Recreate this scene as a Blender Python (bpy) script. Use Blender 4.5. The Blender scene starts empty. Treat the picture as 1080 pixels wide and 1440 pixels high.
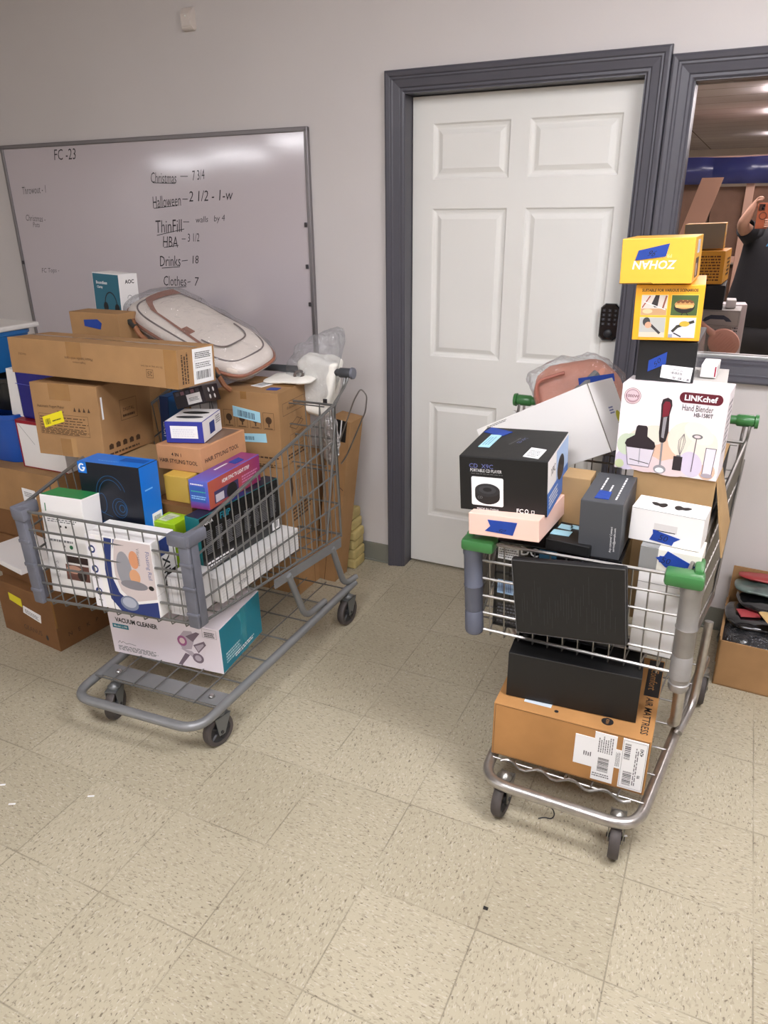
import bpy, bmesh, math, random
from mathutils import Vector, Matrix, noise
random.seed(7)
S = bpy.context.scene
COL = S.collection
PI = math.pi

# ------------------------------------------------------------------ camera
CAMP = Vector((1.2556, -2.736, 1.6179)); PITCH, YAW, ROLL, FPX = .3938, -.4436, -.0103, 1021.7
fw = Vector((math.sin(YAW)*math.cos(PITCH), math.cos(YAW)*math.cos(PITCH), -math.sin(PITCH)))
r0 = Vector((math.cos(YAW), -math.sin(YAW), 0)); u0 = r0.cross(fw)
rt = math.cos(ROLL)*r0 + math.sin(ROLL)*u0; up = -math.sin(ROLL)*r0 + math.cos(ROLL)*u0
cd = bpy.data.cameras.new('camera'); cam = bpy.data.objects.new('camera', cd); COL.objects.link(cam)
cd.sensor_fit = 'HORIZONTAL'; cd.sensor_width = 36; cd.lens = FPX*36/1080; cd.clip_start = .005; cd.clip_end = 100
M = Matrix((rt, up, -fw)).transposed().to_4x4(); M.translation = CAMP; cam.matrix_world = M
S.camera = cam
def at(px, py, ax, v):
    """the point where the line of sight through a pixel meets the plane x, y or z = v"""
    d = fw + rt*((px-540)/FPX) - up*((py-720)/FPX); k = 'xyz'.index(ax)
    return CAMP + d*((v-CAMP[k])/d[k])

# ------------------------------------------------------------------ light and exposure
W = bpy.data.worlds.new('world'); S.world = W; W.use_nodes = True
W.node_tree.nodes['Background'].inputs[0].default_value = (1, .95, .9, 1); W.node_tree.nodes['Background'].inputs[1].default_value = .05
S.view_settings.view_transform = 'Standard'; S.view_settings.look = 'None'
S.view_settings.exposure = 0.92; S.view_settings.gamma = 1; S.view_settings.use_curve_mapping = False
S.cycles.use_denoising = True
S.cycles.max_bounces = 10; S.cycles.transparent_max_bounces = 16
CEIL = 2.75
LAMP = 15.0                      # strength of the ceiling troffers
LAMPS = [(2.1, -1.5), (.75, -2.75), (1.75, -6.3), (1.75, -8.45), (1.75, -11.9), (5.0, -6.45), (-2.4, -6.6), (-5.6, -8.6), (-8.7, -10.9), (-11.6, -12.6)]

# ------------------------------------------------------------------ materials
def lin(c):
    return tuple(((x/255)/12.92 if x/255 <= .04045 else ((x/255+.055)/1.055)**2.4) for x in c)
MATS = {}
def mat(name, rgb, rough=.5, metal=0, var=0, vs=12, bump=0, bs=60, spec=.5, coat=0):
    if name in MATS: return MATS[name]
    m = bpy.data.materials.new(name); MATS[name] = m; m.use_nodes = True
    nt = m.node_tree; b = nt.nodes['Principled BSDF']; c = lin(rgb)
    b.inputs['Base Color'].default_value = (*c, 1); b.inputs['Roughness'].default_value = rough
    b.inputs['Metallic'].default_value = metal; b.inputs['Specular IOR Level'].default_value = spec
    b.inputs['Coat Weight'].default_value = coat; b.inputs['Coat Roughness'].default_value = .08
    if var or bump:
        tc = nt.nodes.new('ShaderNodeTexCoord')
    if var:
        n = nt.nodes.new('ShaderNodeTexNoise'); n.inputs['Scale'].default_value = vs; n.inputs['Detail'].default_value = 5
        nt.links.new(tc.outputs['Object'], n.inputs['Vector'])
        r = nt.nodes.new('ShaderNodeValToRGB'); nt.links.new(n.outputs[0], r.inputs[0])
        r.color_ramp.elements[0].position = .3; r.color_ramp.elements[1].position = .7
        r.color_ramp.elements[0].color = (*[x*(1-var) for x in c], 1); r.color_ramp.elements[1].color = (*[min(1, x*(1+var)) for x in c], 1)
        nt.links.new(r.outputs[0], b.inputs['Base Color'])
    if bump:
        n = nt.nodes.new('ShaderNodeTexNoise'); n.inputs['Scale'].default_value = bs; n.inputs['Detail'].default_value = 3
        nt.links.new(tc.outputs['Object'], n.inputs['Vector'])
        p = nt.nodes.new('ShaderNodeBump'); p.inputs['Strength'].default_value = bump; p.inputs['Distance'].default_value = .004
        nt.links.new(n.outputs[0], p.inputs['Height']); nt.links.new(p.outputs[0], b.inputs['Normal'])
    return m
def paint(r, g, b, rough=.5, **k):
    return mat('ink_%d_%d_%d_%d' % (r, g, b, int(rough*100)), (r, g, b), rough, **k)
def card(name, rgb): return mat(name, rgb, .75, var=.10, vs=9, bump=.12, bs=35, spec=.25)
def emit(name, rgb, s):
    m = bpy.data.materials.new(name); m.use_nodes = True; nt = m.node_tree; nt.nodes.clear()
    e = nt.nodes.new('ShaderNodeEmission'); o = nt.nodes.new('ShaderNodeOutputMaterial')
    e.inputs[0].default_value = (*lin(rgb), 1); e.inputs[1].default_value = s; nt.links.new(e.outputs[0], o.inputs[0]); return m
def film(name, tint=(235, 236, 238), clear=.80, rough=.12, bump=.8, bs=22, glint=1.0):
    """thin crinkled polythene: mostly see-through, glossy"""
    if name in MATS: return MATS[name]
    m = bpy.data.materials.new(name); MATS[name] = m; m.use_nodes = True; nt = m.node_tree; nt.nodes.clear()
    N = nt.nodes.new; o = N('ShaderNodeOutputMaterial'); t = N('ShaderNodeBsdfTransparent'); g = N('ShaderNodeBsdfGlossy'); d = N('ShaderNodeBsdfDiffuse')
    t.inputs[0].default_value = (*[min(1, x*1.08) for x in lin(tint)], 1); g.inputs['Roughness'].default_value = rough; g.inputs[0].default_value = (glint, glint, glint, 1); d.inputs[0].default_value = (*lin(tint), 1)
    tc = N('ShaderNodeTexCoord'); n = N('ShaderNodeTexNoise'); n.inputs['Scale'].default_value = bs; n.inputs['Detail'].default_value = 4; n.inputs['Distortion'].default_value = 1.2
    p = N('ShaderNodeBump'); p.inputs['Strength'].default_value = bump; p.inputs['Distance'].default_value = .02
    nt.links.new(tc.outputs['Object'], n.inputs[0]); nt.links.new(n.outputs[0], p.inputs['Height'])
    nt.links.new(p.outputs[0], g.inputs['Normal']); nt.links.new(p.outputs[0], d.inputs['Normal'])
    f = N('ShaderNodeLayerWeight'); f.inputs[0].default_value = .25; nt.links.new(p.outputs[0], f.inputs['Normal'])
    a = N('ShaderNodeMixShader'); a.inputs[0].default_value = .5; nt.links.new(d.outputs[0], a.inputs[1]); nt.links.new(g.outputs[0], a.inputs[2])
    ma = N('ShaderNodeMath'); ma.operation = 'MULTIPLY_ADD'; ma.inputs[1].default_value = .38; ma.inputs[2].default_value = 1-clear; ma.use_clamp = True
    nt.links.new(f.outputs['Fresnel'], ma.inputs[0])
    x = N('ShaderNodeMixShader'); nt.links.new(ma.outputs[0], x.inputs[0]); nt.links.new(t.outputs[0], x.inputs[1]); nt.links.new(a.outputs[0], x.inputs[2])
    nt.links.new(x.outputs[0], o.inputs[0]); return m

# ------------------------------------------------------------------ mesh helpers
def link(name, bm, mats, parent=None, smooth=False, mw=None, sharp=40):
    me = bpy.data.meshes.new(name); bm.normal_update(); bm.to_mesh(me); bm.free()
    for m in (mats if isinstance(mats, (list, tuple)) else [mats]): me.materials.append(m)
    if smooth:
        for p in me.polygons: p.use_smooth = True
        me.set_sharp_from_angle(angle=math.radians(sharp))
    o = bpy.data.objects.new(name, me); COL.objects.link(o)
    if parent: o.parent = parent
    if mw is not None: o.matrix_world = mw
    return o
def tag(o, label=None, cat=None, group=None, kind=None):
    for k, v in (('label', label), ('category', cat), ('group', group), ('kind', kind)):
        if v: o[k] = v
    return o
def empty(name, loc, rz=0, label=None, cat=None, group=None):
    o = bpy.data.objects.new(name, None); COL.objects.link(o); o.location = loc; o.rotation_euler = (0, 0, rz); o.empty_display_size = .05
    return tag(o, label, cat, group)
def bx(bm, x0, x1, y0, y1, z0, z1, mi=0, bev=0, M=None):
    v = [bm.verts.new((x, y, z)) for z in (z0, z1) for y in (y0, y1) for x in (x0, x1)]
    fs = [bm.faces.new([v[i] for i in q]) for q in ((0, 2, 3, 1), (4, 5, 7, 6), (0, 1, 5, 4), (2, 6, 7, 3), (0, 4, 6, 2), (1, 3, 7, 5))]
    for f in fs: f.material_index = mi
    vs = v
    if bev:
        r = bmesh.ops.bevel(bm, geom=list({e for f in fs for e in f.edges}), offset=bev, segments=2, affect='EDGES', profile=.5, material=-1)
        vs = list({w for f in r['faces'] for w in f.verts} | {w for w in v if w.is_valid})
    if M is not None:
        bmesh.ops.transform(bm, matrix=M, verts=[w for w in vs if w.is_valid])
    return vs
def tube(bm, pts, r, n=6, cap=True, mi=0, closed=False):
    pts = [Vector(p) for p in pts]; rings = []; L = len(pts); prev = None
    for i, p in enumerate(pts):
        a = pts[(i-1) % L] if (closed or i) else p; b = pts[(i+1) % L] if (closed or i < L-1) else p
        t = (b-a).normalized()
        if prev is None:
            x = t.orthogonal().normalized()
        else:
            x = (prev - t*prev.dot(t)); x = x.normalized() if x.length > 1e-6 else t.orthogonal().normalized()
        prev = x; y = t.cross(x); rr = r[i] if isinstance(r, (list, tuple)) else r
        rings.append([bm.verts.new(p + (x*math.cos(2*PI*k/n) + y*math.sin(2*PI*k/n))*rr) for k in range(n)])
    for i in range(L if closed else L-1):
        A, B = rings[i], rings[(i+1) % L]
        for k in range(n):
            f = bm.faces.new((A[k], A[(k+1) % n], B[(k+1) % n], B[k])); f.material_index = mi; f.smooth = True
    if cap and not closed:
        for R, s in ((rings[0], 1), (rings[-1], -1)):
            f = bm.faces.new(R[::-1] if s == 1 else R); f.material_index = mi
def rounded(pts, r, n=5):
    """polyline with its inner corners rounded"""
    pts = [Vector(p) for p in pts]; out = [pts[0]]
    for a, b, c in zip(pts, pts[1:], pts[2:]):
        d0 = (a-b); d1 = (c-b); k = min(r, d0.length*.49, d1.length*.49); p0 = b+d0.normalized()*k; p1 = b+d1.normalized()*k
        for i in range(n+1):
            t = i/n; out.append((1-t)**2*p0 + 2*t*(1-t)*b + t*t*p1)
    return out + [pts[-1]]
def lathe(bm, prof, n=20, M=None, mi=0):
    rings = []
    for r, z in prof:
        rings.append([bm.verts.new((r*math.cos(2*PI*k/n), r*math.sin(2*PI*k/n), z)) for k in range(n)] if r > 1e-6 else [bm.verts.new((0, 0, z))])
    for A, B in zip(rings, rings[1:]):
        for k in range(n):
            q = [A[k % len(A)], A[(k+1) % len(A)], B[(k+1) % len(B)], B[k % len(B)]]
            q = list(dict.fromkeys(q))
            if len(q) > 2: f = bm.faces.new(q); f.material_index = mi; f.smooth = True
    if M is not None: bmesh.ops.transform(bm, matrix=M, verts=[v for R in rings for v in R])
_T = {}
def textmesh(s, off=0.0, shear=0.0, sp=1.0):
    k = (s, off, shear, sp)
    if k not in _T:
        c = bpy.data.curves.new('t', 'FONT'); c.body = s; c.size = 1; c.align_x = 'CENTER'; c.align_y = 'CENTER'; c.resolution_u = 2
        c.offset = off; c.shear = shear; c.space_character = sp; c.fill_mode = 'FRONT'
        o = bpy.data.objects.new('t', c); COL.objects.link(o); dg = bpy.context.evaluated_depsgraph_get()
        me = bpy.data.meshes.new_from_object(o.evaluated_get(dg))
        xs = [v.co.x for v in me.vertices] or [0]; ys = [v.co.y for v in me.vertices] or [0]
        _T[k] = ([(v.co.x-(max(xs)+min(xs))/2, v.co.y-(max(ys)+min(ys))/2) for v in me.vertices], [list(p.vertices) for p in me.polygons], max(xs)-min(xs), max(ys)-min(ys))
        bpy.data.objects.remove(o); bpy.data.curves.remove(c); bpy.data.meshes.remove(me)
    return _T[k]

class Canvas:
    """a flat face to print on: origin, two axes and a normal, all in the mesh's own space"""
    def __init__(s, bm, mats, O, U, V, N, w, h, lift=.0004):
        s.bm, s.mats, s.O, s.U, s.V, s.N, s.w, s.h, s.z = bm, mats, Vector(O), Vector(U), Vector(V), Vector(N), w, h, lift
    def mi(s, m):
        if m not in s.mats: s.mats.append(m)
        return s.mats.index(m)
    def pt(s, x, y): return s.O + s.U*x + s.V*y + s.N*s.z
    def m(s, pts, mt):              # polygon in metres
        s.z += .00003
        vs = [s.bm.verts.new(s.pt(*p)) for p in pts]; f = s.bm.faces.new(vs); f.material_index = s.mi(mt)
        if f.calc_area() > 0:
            f.normal_update()
            if f.normal.dot(s.N) < 0: f.normal_flip()
    def poly(s, pts, mt): s.m([(a*s.w, b*s.h) for a, b in pts], mt)
    def rect(s, a, b, c, d, mt, rot=0):
        if not rot: s.poly([(a, b), (c, b), (c, d), (a, d)], mt); return
        cx, cy = (a+c)/2*s.w, (b+d)/2*s.h; q = math.radians(rot); hw, hh = (c-a)/2*s.w, (d-b)/2*s.h
        s.m([(cx+x*math.cos(q)-y*math.sin(q), cy+x*math.sin(q)+y*math.cos(q)) for x, y in ((-hw, -hh), (hw, -hh), (hw, hh), (-hw, hh))], mt)
    def ell(s, cu, cv, rx, ry, mt, n=24, rot=0, a0=0, a1=360):      # radii in metres
        q = math.radians(rot); P = []
        for i in range(n if a1-a0 == 360 else n+1):
            t = math.radians(a0+(a1-a0)*i/n); x, y = rx*math.cos(t), ry*math.sin(t)
            P.append((cu*s.w+x*math.cos(q)-y*math.sin(q), cv*s.h+x*math.sin(q)+y*math.cos(q)))
        s.m(P, mt)
    def line(s, pts, wd, mt, closed=False):     # stroked polyline, pts in fractions, width in metres
        P = [Vector((a*s.w, b*s.h)) for a, b in pts]
        if closed: P.append(P[0])
        for a, b in zip(P, P[1:]):
            d = (b-a)
            if d.length < 1e-6: continue
            d.normalize(); n = Vector((-d.y, d.x))*wd/2; e = d*wd*.4
            s.z -= .000028; s.m([(a-e-n)[:], (b+e-n)[:], (b+e+n)[:], (a-e+n)[:]], mt)
        s.z += .00003
    def frame(s, a, b, c, d, wd, mt): s.line([(a, b), (c, b), (c, d), (a, d)], wd, mt, True)
    def text(s, t, u, v, h, mt, rot=0, off=0, shear=0, sp=1, maxw=None, stretch=1):    # h: cap height in metres
        V, F, tw, th = textmesh(t, off, shear, sp); k = h/max(th, 1e-6); kx = k*stretch
        if maxw and tw*kx > maxw: kx = maxw/tw
        q = math.radians(rot); s.z += .00003; i = s.mi(mt); c0, c1 = math.cos(q), math.sin(q); vs = []
        for x, y in V:
            x, y = x*kx, y*k; vs.append(s.bm.verts.new(s.pt(u*s.w+x*c0-y*c1, v*s.h+x*c1+y*c0)))
        for f in F:
            try:
                g = s.bm.faces.new([vs[j] for j in f]); g.material_index = i; g.normal_update()
                if g.normal.dot(s.N) < 0: g.normal_flip()
            except ValueError: pass
    def words(s, a, b, c, d, rows, mt, fill=.55, rot90=False, seed=1):      # print too small to read
        rg = random.Random(seed)
        for r in range(rows):
            if not rot90:
                y0 = d-(r+1)*(d-b)/rows; y1 = y0+(d-b)/rows*fill; x = a; end = c-(c-a)*rg.random()*.25
                while x < end:
                    l = (c-a)*rg.uniform(.04, .13); s.rect(x, y0, min(x+l, c), y1, mt); s.z -= .00003; x += l+(c-a)*.025
            else:
                x0 = a+r*(c-a)/rows; x1 = x0+(c-a)/rows*fill; y = b; end = d-(d-b)*rg.random()*.25
                while y < end:
                    l = (d-b)*rg.uniform(.04, .13); s.rect(x0, y, x1, min(y+l, d), mt); s.z -= .00003; y += l+(d-b)*.025
        s.z += .00003
    def bars(s, a, b, c, d, mt, n=22, seed=2, across=False):
        rg = random.Random(seed); x = 0.0
        W_ = [rg.choice((1, 1, 2, 3)) for _ in range(n*2)]; t = sum(W_)
        for i, k in enumerate(W_):
            if i % 2 == 0:
                p, q = x/t, (x+k)/t
                if across: s.rect(a, b+(d-b)*p, c, b+(d-b)*q, mt)
                else: s.rect(a+(c-a)*p, b, a+(c-a)*q, d, mt)
                s.z -= .00003
            x += k
        s.z += .00003

INK = paint(28, 26, 26); WHT = paint(236, 236, 236); GREY = paint(120, 120, 122)
TAPE = mat('blue_painters_tape', (22, 62, 150), .55, var=.1, vs=30, bump=.15, bs=120); PEN = paint(14, 18, 46)
LABEL = mat('label_paper', (240, 240, 240), .5); AQUA = mat('pale_blue_label', (168, 216, 232), .45); CLEARTAPE = mat('clear_tape', (156, 116, 70), .15, var=.06, vs=20, spec=.6)

class Box(Canvas):
    """a carton: one mesh, printed faces, stickers and tape as children"""
    FACES = dict(f=0, k=1, l=2, r=3, t=4, b=5)
    def __init__(s, name, p, faces, label, cat='box', group=None, bev=.0018, open_top=False):
        s.dim = p[:3]; w, d, h = s.dim; s.bm = bmesh.new(); s.mats = []; s.name = name; s.kids = []; s.meta = (label, cat, group)
        cz, sz = math.cos(p[6]), math.sin(p[6])
        s.M = Matrix.Translation(Vector(p[3:6])) @ (Matrix.Rotation(p[6], 4, 'Z') @ Matrix.Rotation(p[7], 4, 'X') @ Matrix.Rotation(p[8], 4, 'Y'))
        g = lambda k: faces.get(k, faces['*'])
        v = [s.bm.verts.new((x*w/2, y*d/2, z*h)) for z in (0, 1) for y in (-1, 1) for x in (-1, 1)]
        for k, q in (('f', (0, 1, 5, 4)), ('k', (3, 2, 6, 7)), ('l', (2, 0, 4, 6)), ('r', (1, 3, 7, 5)), ('t', (4, 5, 7, 6)), ('b', (2, 3, 1, 0))):
            f = s.bm.faces.new([v[i] for i in q]); m = g(k)
            if m not in s.mats: s.mats.append(m)
            f.material_index = s.mats.index(m)
        if bev: bmesh.ops.bevel(s.bm, geom=list(s.bm.edges), offset=bev, segments=2, affect='EDGES', profile=.5)
        s.cv = {}
    def geo(s, k):
        w, d, h = s.dim
        return dict(f=((-w/2, -d/2, 0), (1, 0, 0), (0, 0, 1), (0, -1, 0), w, h), k=((w/2, d/2, 0), (-1, 0, 0), (0, 0, 1), (0, 1, 0), w, h),
                    r=((w/2, -d/2, 0), (0, 1, 0), (0, 0, 1), (1, 0, 0), d, h), l=((-w/2, d/2, 0), (0, -1, 0), (0, 0, 1), (-1, 0, 0), d, h),
                    t=((-w/2, -d/2, h), (1, 0, 0), (0, 1, 0), (0, 0, 1), w, d))[k]
    def on(s, k):
        if k not in s.cv: s.cv[k] = Canvas(s.bm, s.mats, *s.geo(k))
        return s.cv[k]
    def sticker(s, name, k, pts, mt, label=None, lift=.0018):
        """a stuck-on piece; pts in fractions of the face. Returns a canvas over its first three corners"""
        O, U, V, N, w, h = s.geo(k); O, U, V, N = Vector(O), Vector(U), Vector(V), Vector(N)
        P = [O+U*a*w+V*b*h for a, b in pts]; bm = bmesh.new(); ms = [mt]
        A = [bm.verts.new(p+N*lift) for p in P]; B = [bm.verts.new(p+N*.0001) for p in P]
        f = bm.faces.new(A); f.normal_update()
        if f.normal.dot(N) < 0: f.normal_flip()
        for i in range(len(A)): bm.faces.new((A[i], B[i], B[(i+1) % len(A)], A[(i+1) % len(A)]))
        e1 = (P[1]-P[0]); e2 = (P[-1]-P[0]); c = Canvas(bm, ms, P[0], e1.normalized(), e2.normalized(), N, e1.length, e2.length, lift+.0001)
        s.kids.append((name, bm, ms, label)); return c
    def tape(s, k, pts, num=None, rot=0, h=.018, label=None):
        c = s.sticker('tape', k, pts, TAPE, label)
        if num: c.text(num, .5, .5, h, PEN, rot, off=-.005, shear=.2)
        return c
    def done(s):
        o = link(s.name, s.bm, s.mats, mw=s.M); tag(o, *s.meta)
        for n, bm, ms, lb in s.kids:
            c = link(n, bm, ms, o); tag(c, lb)
        return o

# ------------------------------------------------------------------ the room
YW, YS = .198, .2665      # wall face, door face
WX0, WX1, BY = -13.0, 6.2, -15.4
wallm = mat('wall_paint', (206, 201, 199), .6, var=.02, vs=2, bump=.05, bs=90)
def struct(name, bm, m, **k): return tag(link(name, bm, m, **k), kind='structure')

# floor: vinyl composition tile
def floor_mat():
    m = bpy.data.materials.new('vinyl_tile'); m.use_nodes = True; nt = m.node_tree; b = nt.nodes['Principled BSDF']; N = nt.nodes.new; L = nt.links.new
    tc = N('ShaderNodeTexCoord'); sp = N('ShaderNodeSeparateXYZ'); L(tc.outputs['Object'], sp.inputs[0])
    def math_(op, a, bb=None, c=None):
        n = N('ShaderNodeMath'); n.operation = op
        for i, v in enumerate((a, bb, c)):
            if v is None: continue
            if isinstance(v, (int, float)): n.inputs[i].default_value = v
            else: L(v, n.inputs[i])
        return n.outputs[0]
    T = .3048; edges = []; ids = []
    for ax in ('X', 'Y'):
        q = math_('DIVIDE', sp.outputs[ax], T); fr = math_('FRACT', math_('ADD', q, 400)); ids.append(math_('FLOOR', math_('ADD', q, 400)))
        edges.append(math_('SUBTRACT', .5, math_('ABSOLUTE', math_('SUBTRACT', fr, .5))))
    e = math_('MINIMUM', edges[0], edges[1])
    cmb = N('ShaderNodeCombineXYZ'); L(ids[0], cmb.inputs[0]); L(ids[1], cmb.inputs[1])
    wn = N('ShaderNodeTexWhiteNoise'); wn.noise_dimensions = '2D'; L(cmb.outputs[0], wn.inputs['Vector'])
    par = math_('MODULO', math_('ADD', ids[0], ids[1]), 2.0)
    def streak(sc, lo, hi, seedoff):
        outs = []
        for s in ((sc, sc*2.6, 1), (sc*2.2, sc*1.1, 1)):
            mp = N('ShaderNodeMapping'); mp.inputs['Scale'].default_value = s; mp.inputs['Location'].default_value = (seedoff, seedoff, 0); mp.inputs['Rotation'].default_value = (0, 0, .35)
            L(tc.outputs['Object'], mp.inputs[0]); n = N('ShaderNodeTexNoise'); n.inputs['Scale'].default_value = 1; n.inputs['Detail'].default_value = 1.5; n.inputs['Distortion'].default_value = .6; L(mp.outputs[0], n.inputs[0])
            outs.append(n.outputs[0])
        mx = N('ShaderNodeMix'); L(par, mx.inputs[0]); L(outs[0], mx.inputs[2]); L(outs[1], mx.inputs[3])
        mr = N('ShaderNodeMapRange'); mr.inputs[1].default_value = lo; mr.inputs[2].default_value = hi; L(mx.outputs[0], mr.inputs[0]); return mr.outputs[0]
    def mixc(fac, a, bcol, blend='MIX'):
        x = N('ShaderNodeMix'); x.data_type = 'RGBA'; x.blend_type = blend
        if isinstance(fac, (int, float)): x.inputs[0].default_value = fac
        else: L(fac, x.inputs[0])
        for i, v in ((6, a), (7, bcol)):
            if isinstance(v, tuple): x.inputs[i].default_value = (*v, 1)
            else: L(v, x.inputs[i])
        return x.outputs[2]
    col = mixc(wn.outputs[0], lin((174, 165, 142)), lin((181, 172, 149)))
    col = mixc(math_('MULTIPLY', streak(58, .58, .64, 3), .6), col, lin((150, 140, 120)))
    col = mixc(math_('MULTIPLY', streak(84, .63, .69, 11), .8), col, lin((100, 90, 76)))
    col = mixc(math_('MULTIPLY', streak(72, .60, .66, 29), .4), col, lin((208, 202, 186)))
    n = N('ShaderNodeTexNoise'); n.inputs['Scale'].default_value = 1.3; n.inputs['Detail'].default_value = 6; n.inputs['Roughness'].default_value = .6; L(tc.outputs['Object'], n.inputs[0])
    dr = N('ShaderNodeMapRange'); dr.inputs[1].default_value = .42; dr.inputs[2].default_value = .75; L(n.outputs[0], dr.inputs[0])
    col = mixc(math_('MULTIPLY', dr.outputs[0], .3), col, lin((140, 130, 108)))
    seam = N('ShaderNodeMapRange'); seam.inputs[1].default_value = .0035; seam.inputs[2].default_value = .0085; seam.inputs[3].default_value = .48; seam.inputs[4].default_value = 0; L(e, seam.inputs[0])
    n2 = N('ShaderNodeTexNoise'); n2.inputs['Scale'].default_value = 5; L(tc.outputs['Object'], n2.inputs[0])
    sv = N('ShaderNodeMapRange'); sv.inputs[1].default_value = .38; sv.inputs[2].default_value = .58; sv.inputs[3].default_value = .15; L(n2.outputs[0], sv.inputs[0])
    col = mixc(math_('MULTIPLY', seam.outputs[0], sv.outputs[0]), col, lin((84, 76, 62)))
    L(col, b.inputs['Base Color']); b.inputs['Roughness'].default_value = .42; b.inputs['Specular IOR Level'].default_value = .35
    bp = N('ShaderNodeBump'); bp.inputs['Strength'].default_value = .15; bp.inputs['Distance'].default_value = .002; L(n.outputs[0], bp.inputs['Height']); L(bp.outputs[0], b.inputs['Normal'])
    return m
bm = bmesh.new(); bx(bm, WX0, WX1, BY, .5, -.05, 0); struct('floor', bm, floor_mat())

# back wall with the door opening and the window opening
DX0, DX1, DH = -.028, .8535, 2.03
WN0, WN1, WZ0, WZ1 = 1.012, 2.75, 1.10, 2.005
YG = .240
bm = bmesh.new(); Y2 = .40
for a, b, c, d in ((WX0, DX0-.02, 0, CEIL+.05), (DX0-.02, DX1+.02, DH+.02, CEIL+.05), (DX1+.02, WN0, 0, CEIL+.05), (WN0, WN1, 0, WZ0), (WN0, WN1, WZ1, CEIL+.05), (WN1, WX1, 0, CEIL+.05)):
    bx(bm, a, b, YW, Y2, c, d)
bmesh.ops.remove_doubles(bm, verts=bm.verts, dist=1e-5); struct('wall_back', bm, wallm)
bm = bmesh.new(); bx(bm, WX0-.1, WX0, BY, .4, 0, CEIL+.05); struct('wall_left', bm, wallm)
bm = bmesh.new(); bx(bm, WX1, WX1+.1, BY, .4, 0, CEIL+.05); struct('wall_right', bm, wallm)
bm = bmesh.new(); bx(bm, WX0-.1, WX1+.1, BY-.1, BY, 0, CEIL+.05); struct('wall_front', bm, mat('far_wall', (200, 186, 170), .7))
def ceil_mat():
    m = mat('ceiling_tile', (214, 206, 206), .9, var=.04, vs=30, bump=.2, bs=150, spec=0)
    nt = m.node_tree; b = nt.nodes['Principled BSDF']; br = nt.nodes.new('ShaderNodeTexBrick'); br.offset = 0; tc = nt.nodes.new('ShaderNodeTexCoord')
    br.inputs['Color1'].default_value = (*lin((214, 206, 206)), 1); br.inputs['Color2'].default_value = (*lin((204, 196, 196)), 1); br.inputs['Mortar'].default_value = (*lin((120, 108, 104)), 1)
    br.inputs['Scale'].default_value = 1; br.inputs['Mortar Size'].default_value = .009; br.inputs['Brick Width'].default_value = 1.22; br.inputs['Row Height'].default_value = .61
    nt.links.new(tc.outputs['Object'], br.inputs[0]); nt.links.new(br.outputs[0], b.inputs['Base Color']); return m
bm = bmesh.new(); bx(bm, WX0, WX1, BY, .4, CEIL, CEIL+.05); struct('ceiling', bm, ceil_mat())

# baseboards
bbm = mat('vinyl_cove_base', (126, 126, 116), .5, var=.05, vs=6)
for n, a, b in (('baseboard_back', WX0, -.106), ('baseboard_back_right', .932, WX1)):
    bm = bmesh.new(); bx(bm, a, b, YW-.006, YW, 0, .098, bev=.002); bx(bm, a, b, YW-.014, YW-.006, 0, .008, bev=.001)
    struct(n, bm, bbm)

# moulded casings
casm = mat('grey_gloss_trim', (76, 75, 83), .38, var=.04, vs=8)
PROF = [(0, 0), (0, .006), (.006, .011), (.014, .011), (.018, .015), (.030, .017), (.042, .019), (.046, .022), (.052, .022), (.056, .026), (.068, .028), (.074, .026), (.077, .018), (.077, 0)]
def casing(name, path, closed, wid=.077):
    """path: inner edge corners (x, z) walked with the opening on the right"""
    bm = bmesh.new(); n = len(path); rings = []
    for i, (x, z) in enumerate(path):
        p = Vector((x, z)); out = Vector((0, 0))
        nb = []
        for j in ((i-1), (i+1)):
            if closed or 0 <= j < n: nb.append(Vector(path[j % n]))
        a = (p-nb[0]).normalized() if (closed or i > 0) else (nb[0]-p).normalized()
        b = (nb[-1]-p).normalized() if (closed or i < n-1) else a
        na, nb_ = Vector((-a.y, a.x)), Vector((-b.y, b.x)); mdir = (na+nb_); mdir = mdir/(mdir.length_squared/2) if mdir.length > 1e-6 else na
        rings.append([bm.verts.new((p.x+mdir.x*o*wid/.077, YW-hh, p.y+mdir.y*o*wid/.077)) for o, hh in PROF])
    for i in range(n if closed else n-1):
        A, B = rings[i], rings[(i+1) % n]
        for k in range(len(PROF)-1): bm.faces.new((A[k], A[k+1], B[k+1], B[k]))
    bmesh.ops.recalc_face_normals(bm, faces=bm.faces)
    return struct(name, bm, casm)
casing('trim_1', [(DX0-.004, 0), (DX0-.004, DH+.004), (DX1+.004, DH+.004), (DX1+.004, 0)], False)
casing('trim_2', [(WN0, WZ0), (WN0, WZ1), (WN1, WZ1), (WN1, WZ0)], True)
bm = bmesh.new()
for a, b, c, d in ((DX0-.02, DX0, 0, DH), (DX1, DX1+.02, 0, DH), (DX0-.02, DX1+.02, DH, DH+.02)): bx(bm, a, b, YW-.006, Y2, c, d)
struct('trim_3', bm, casm)

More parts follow.
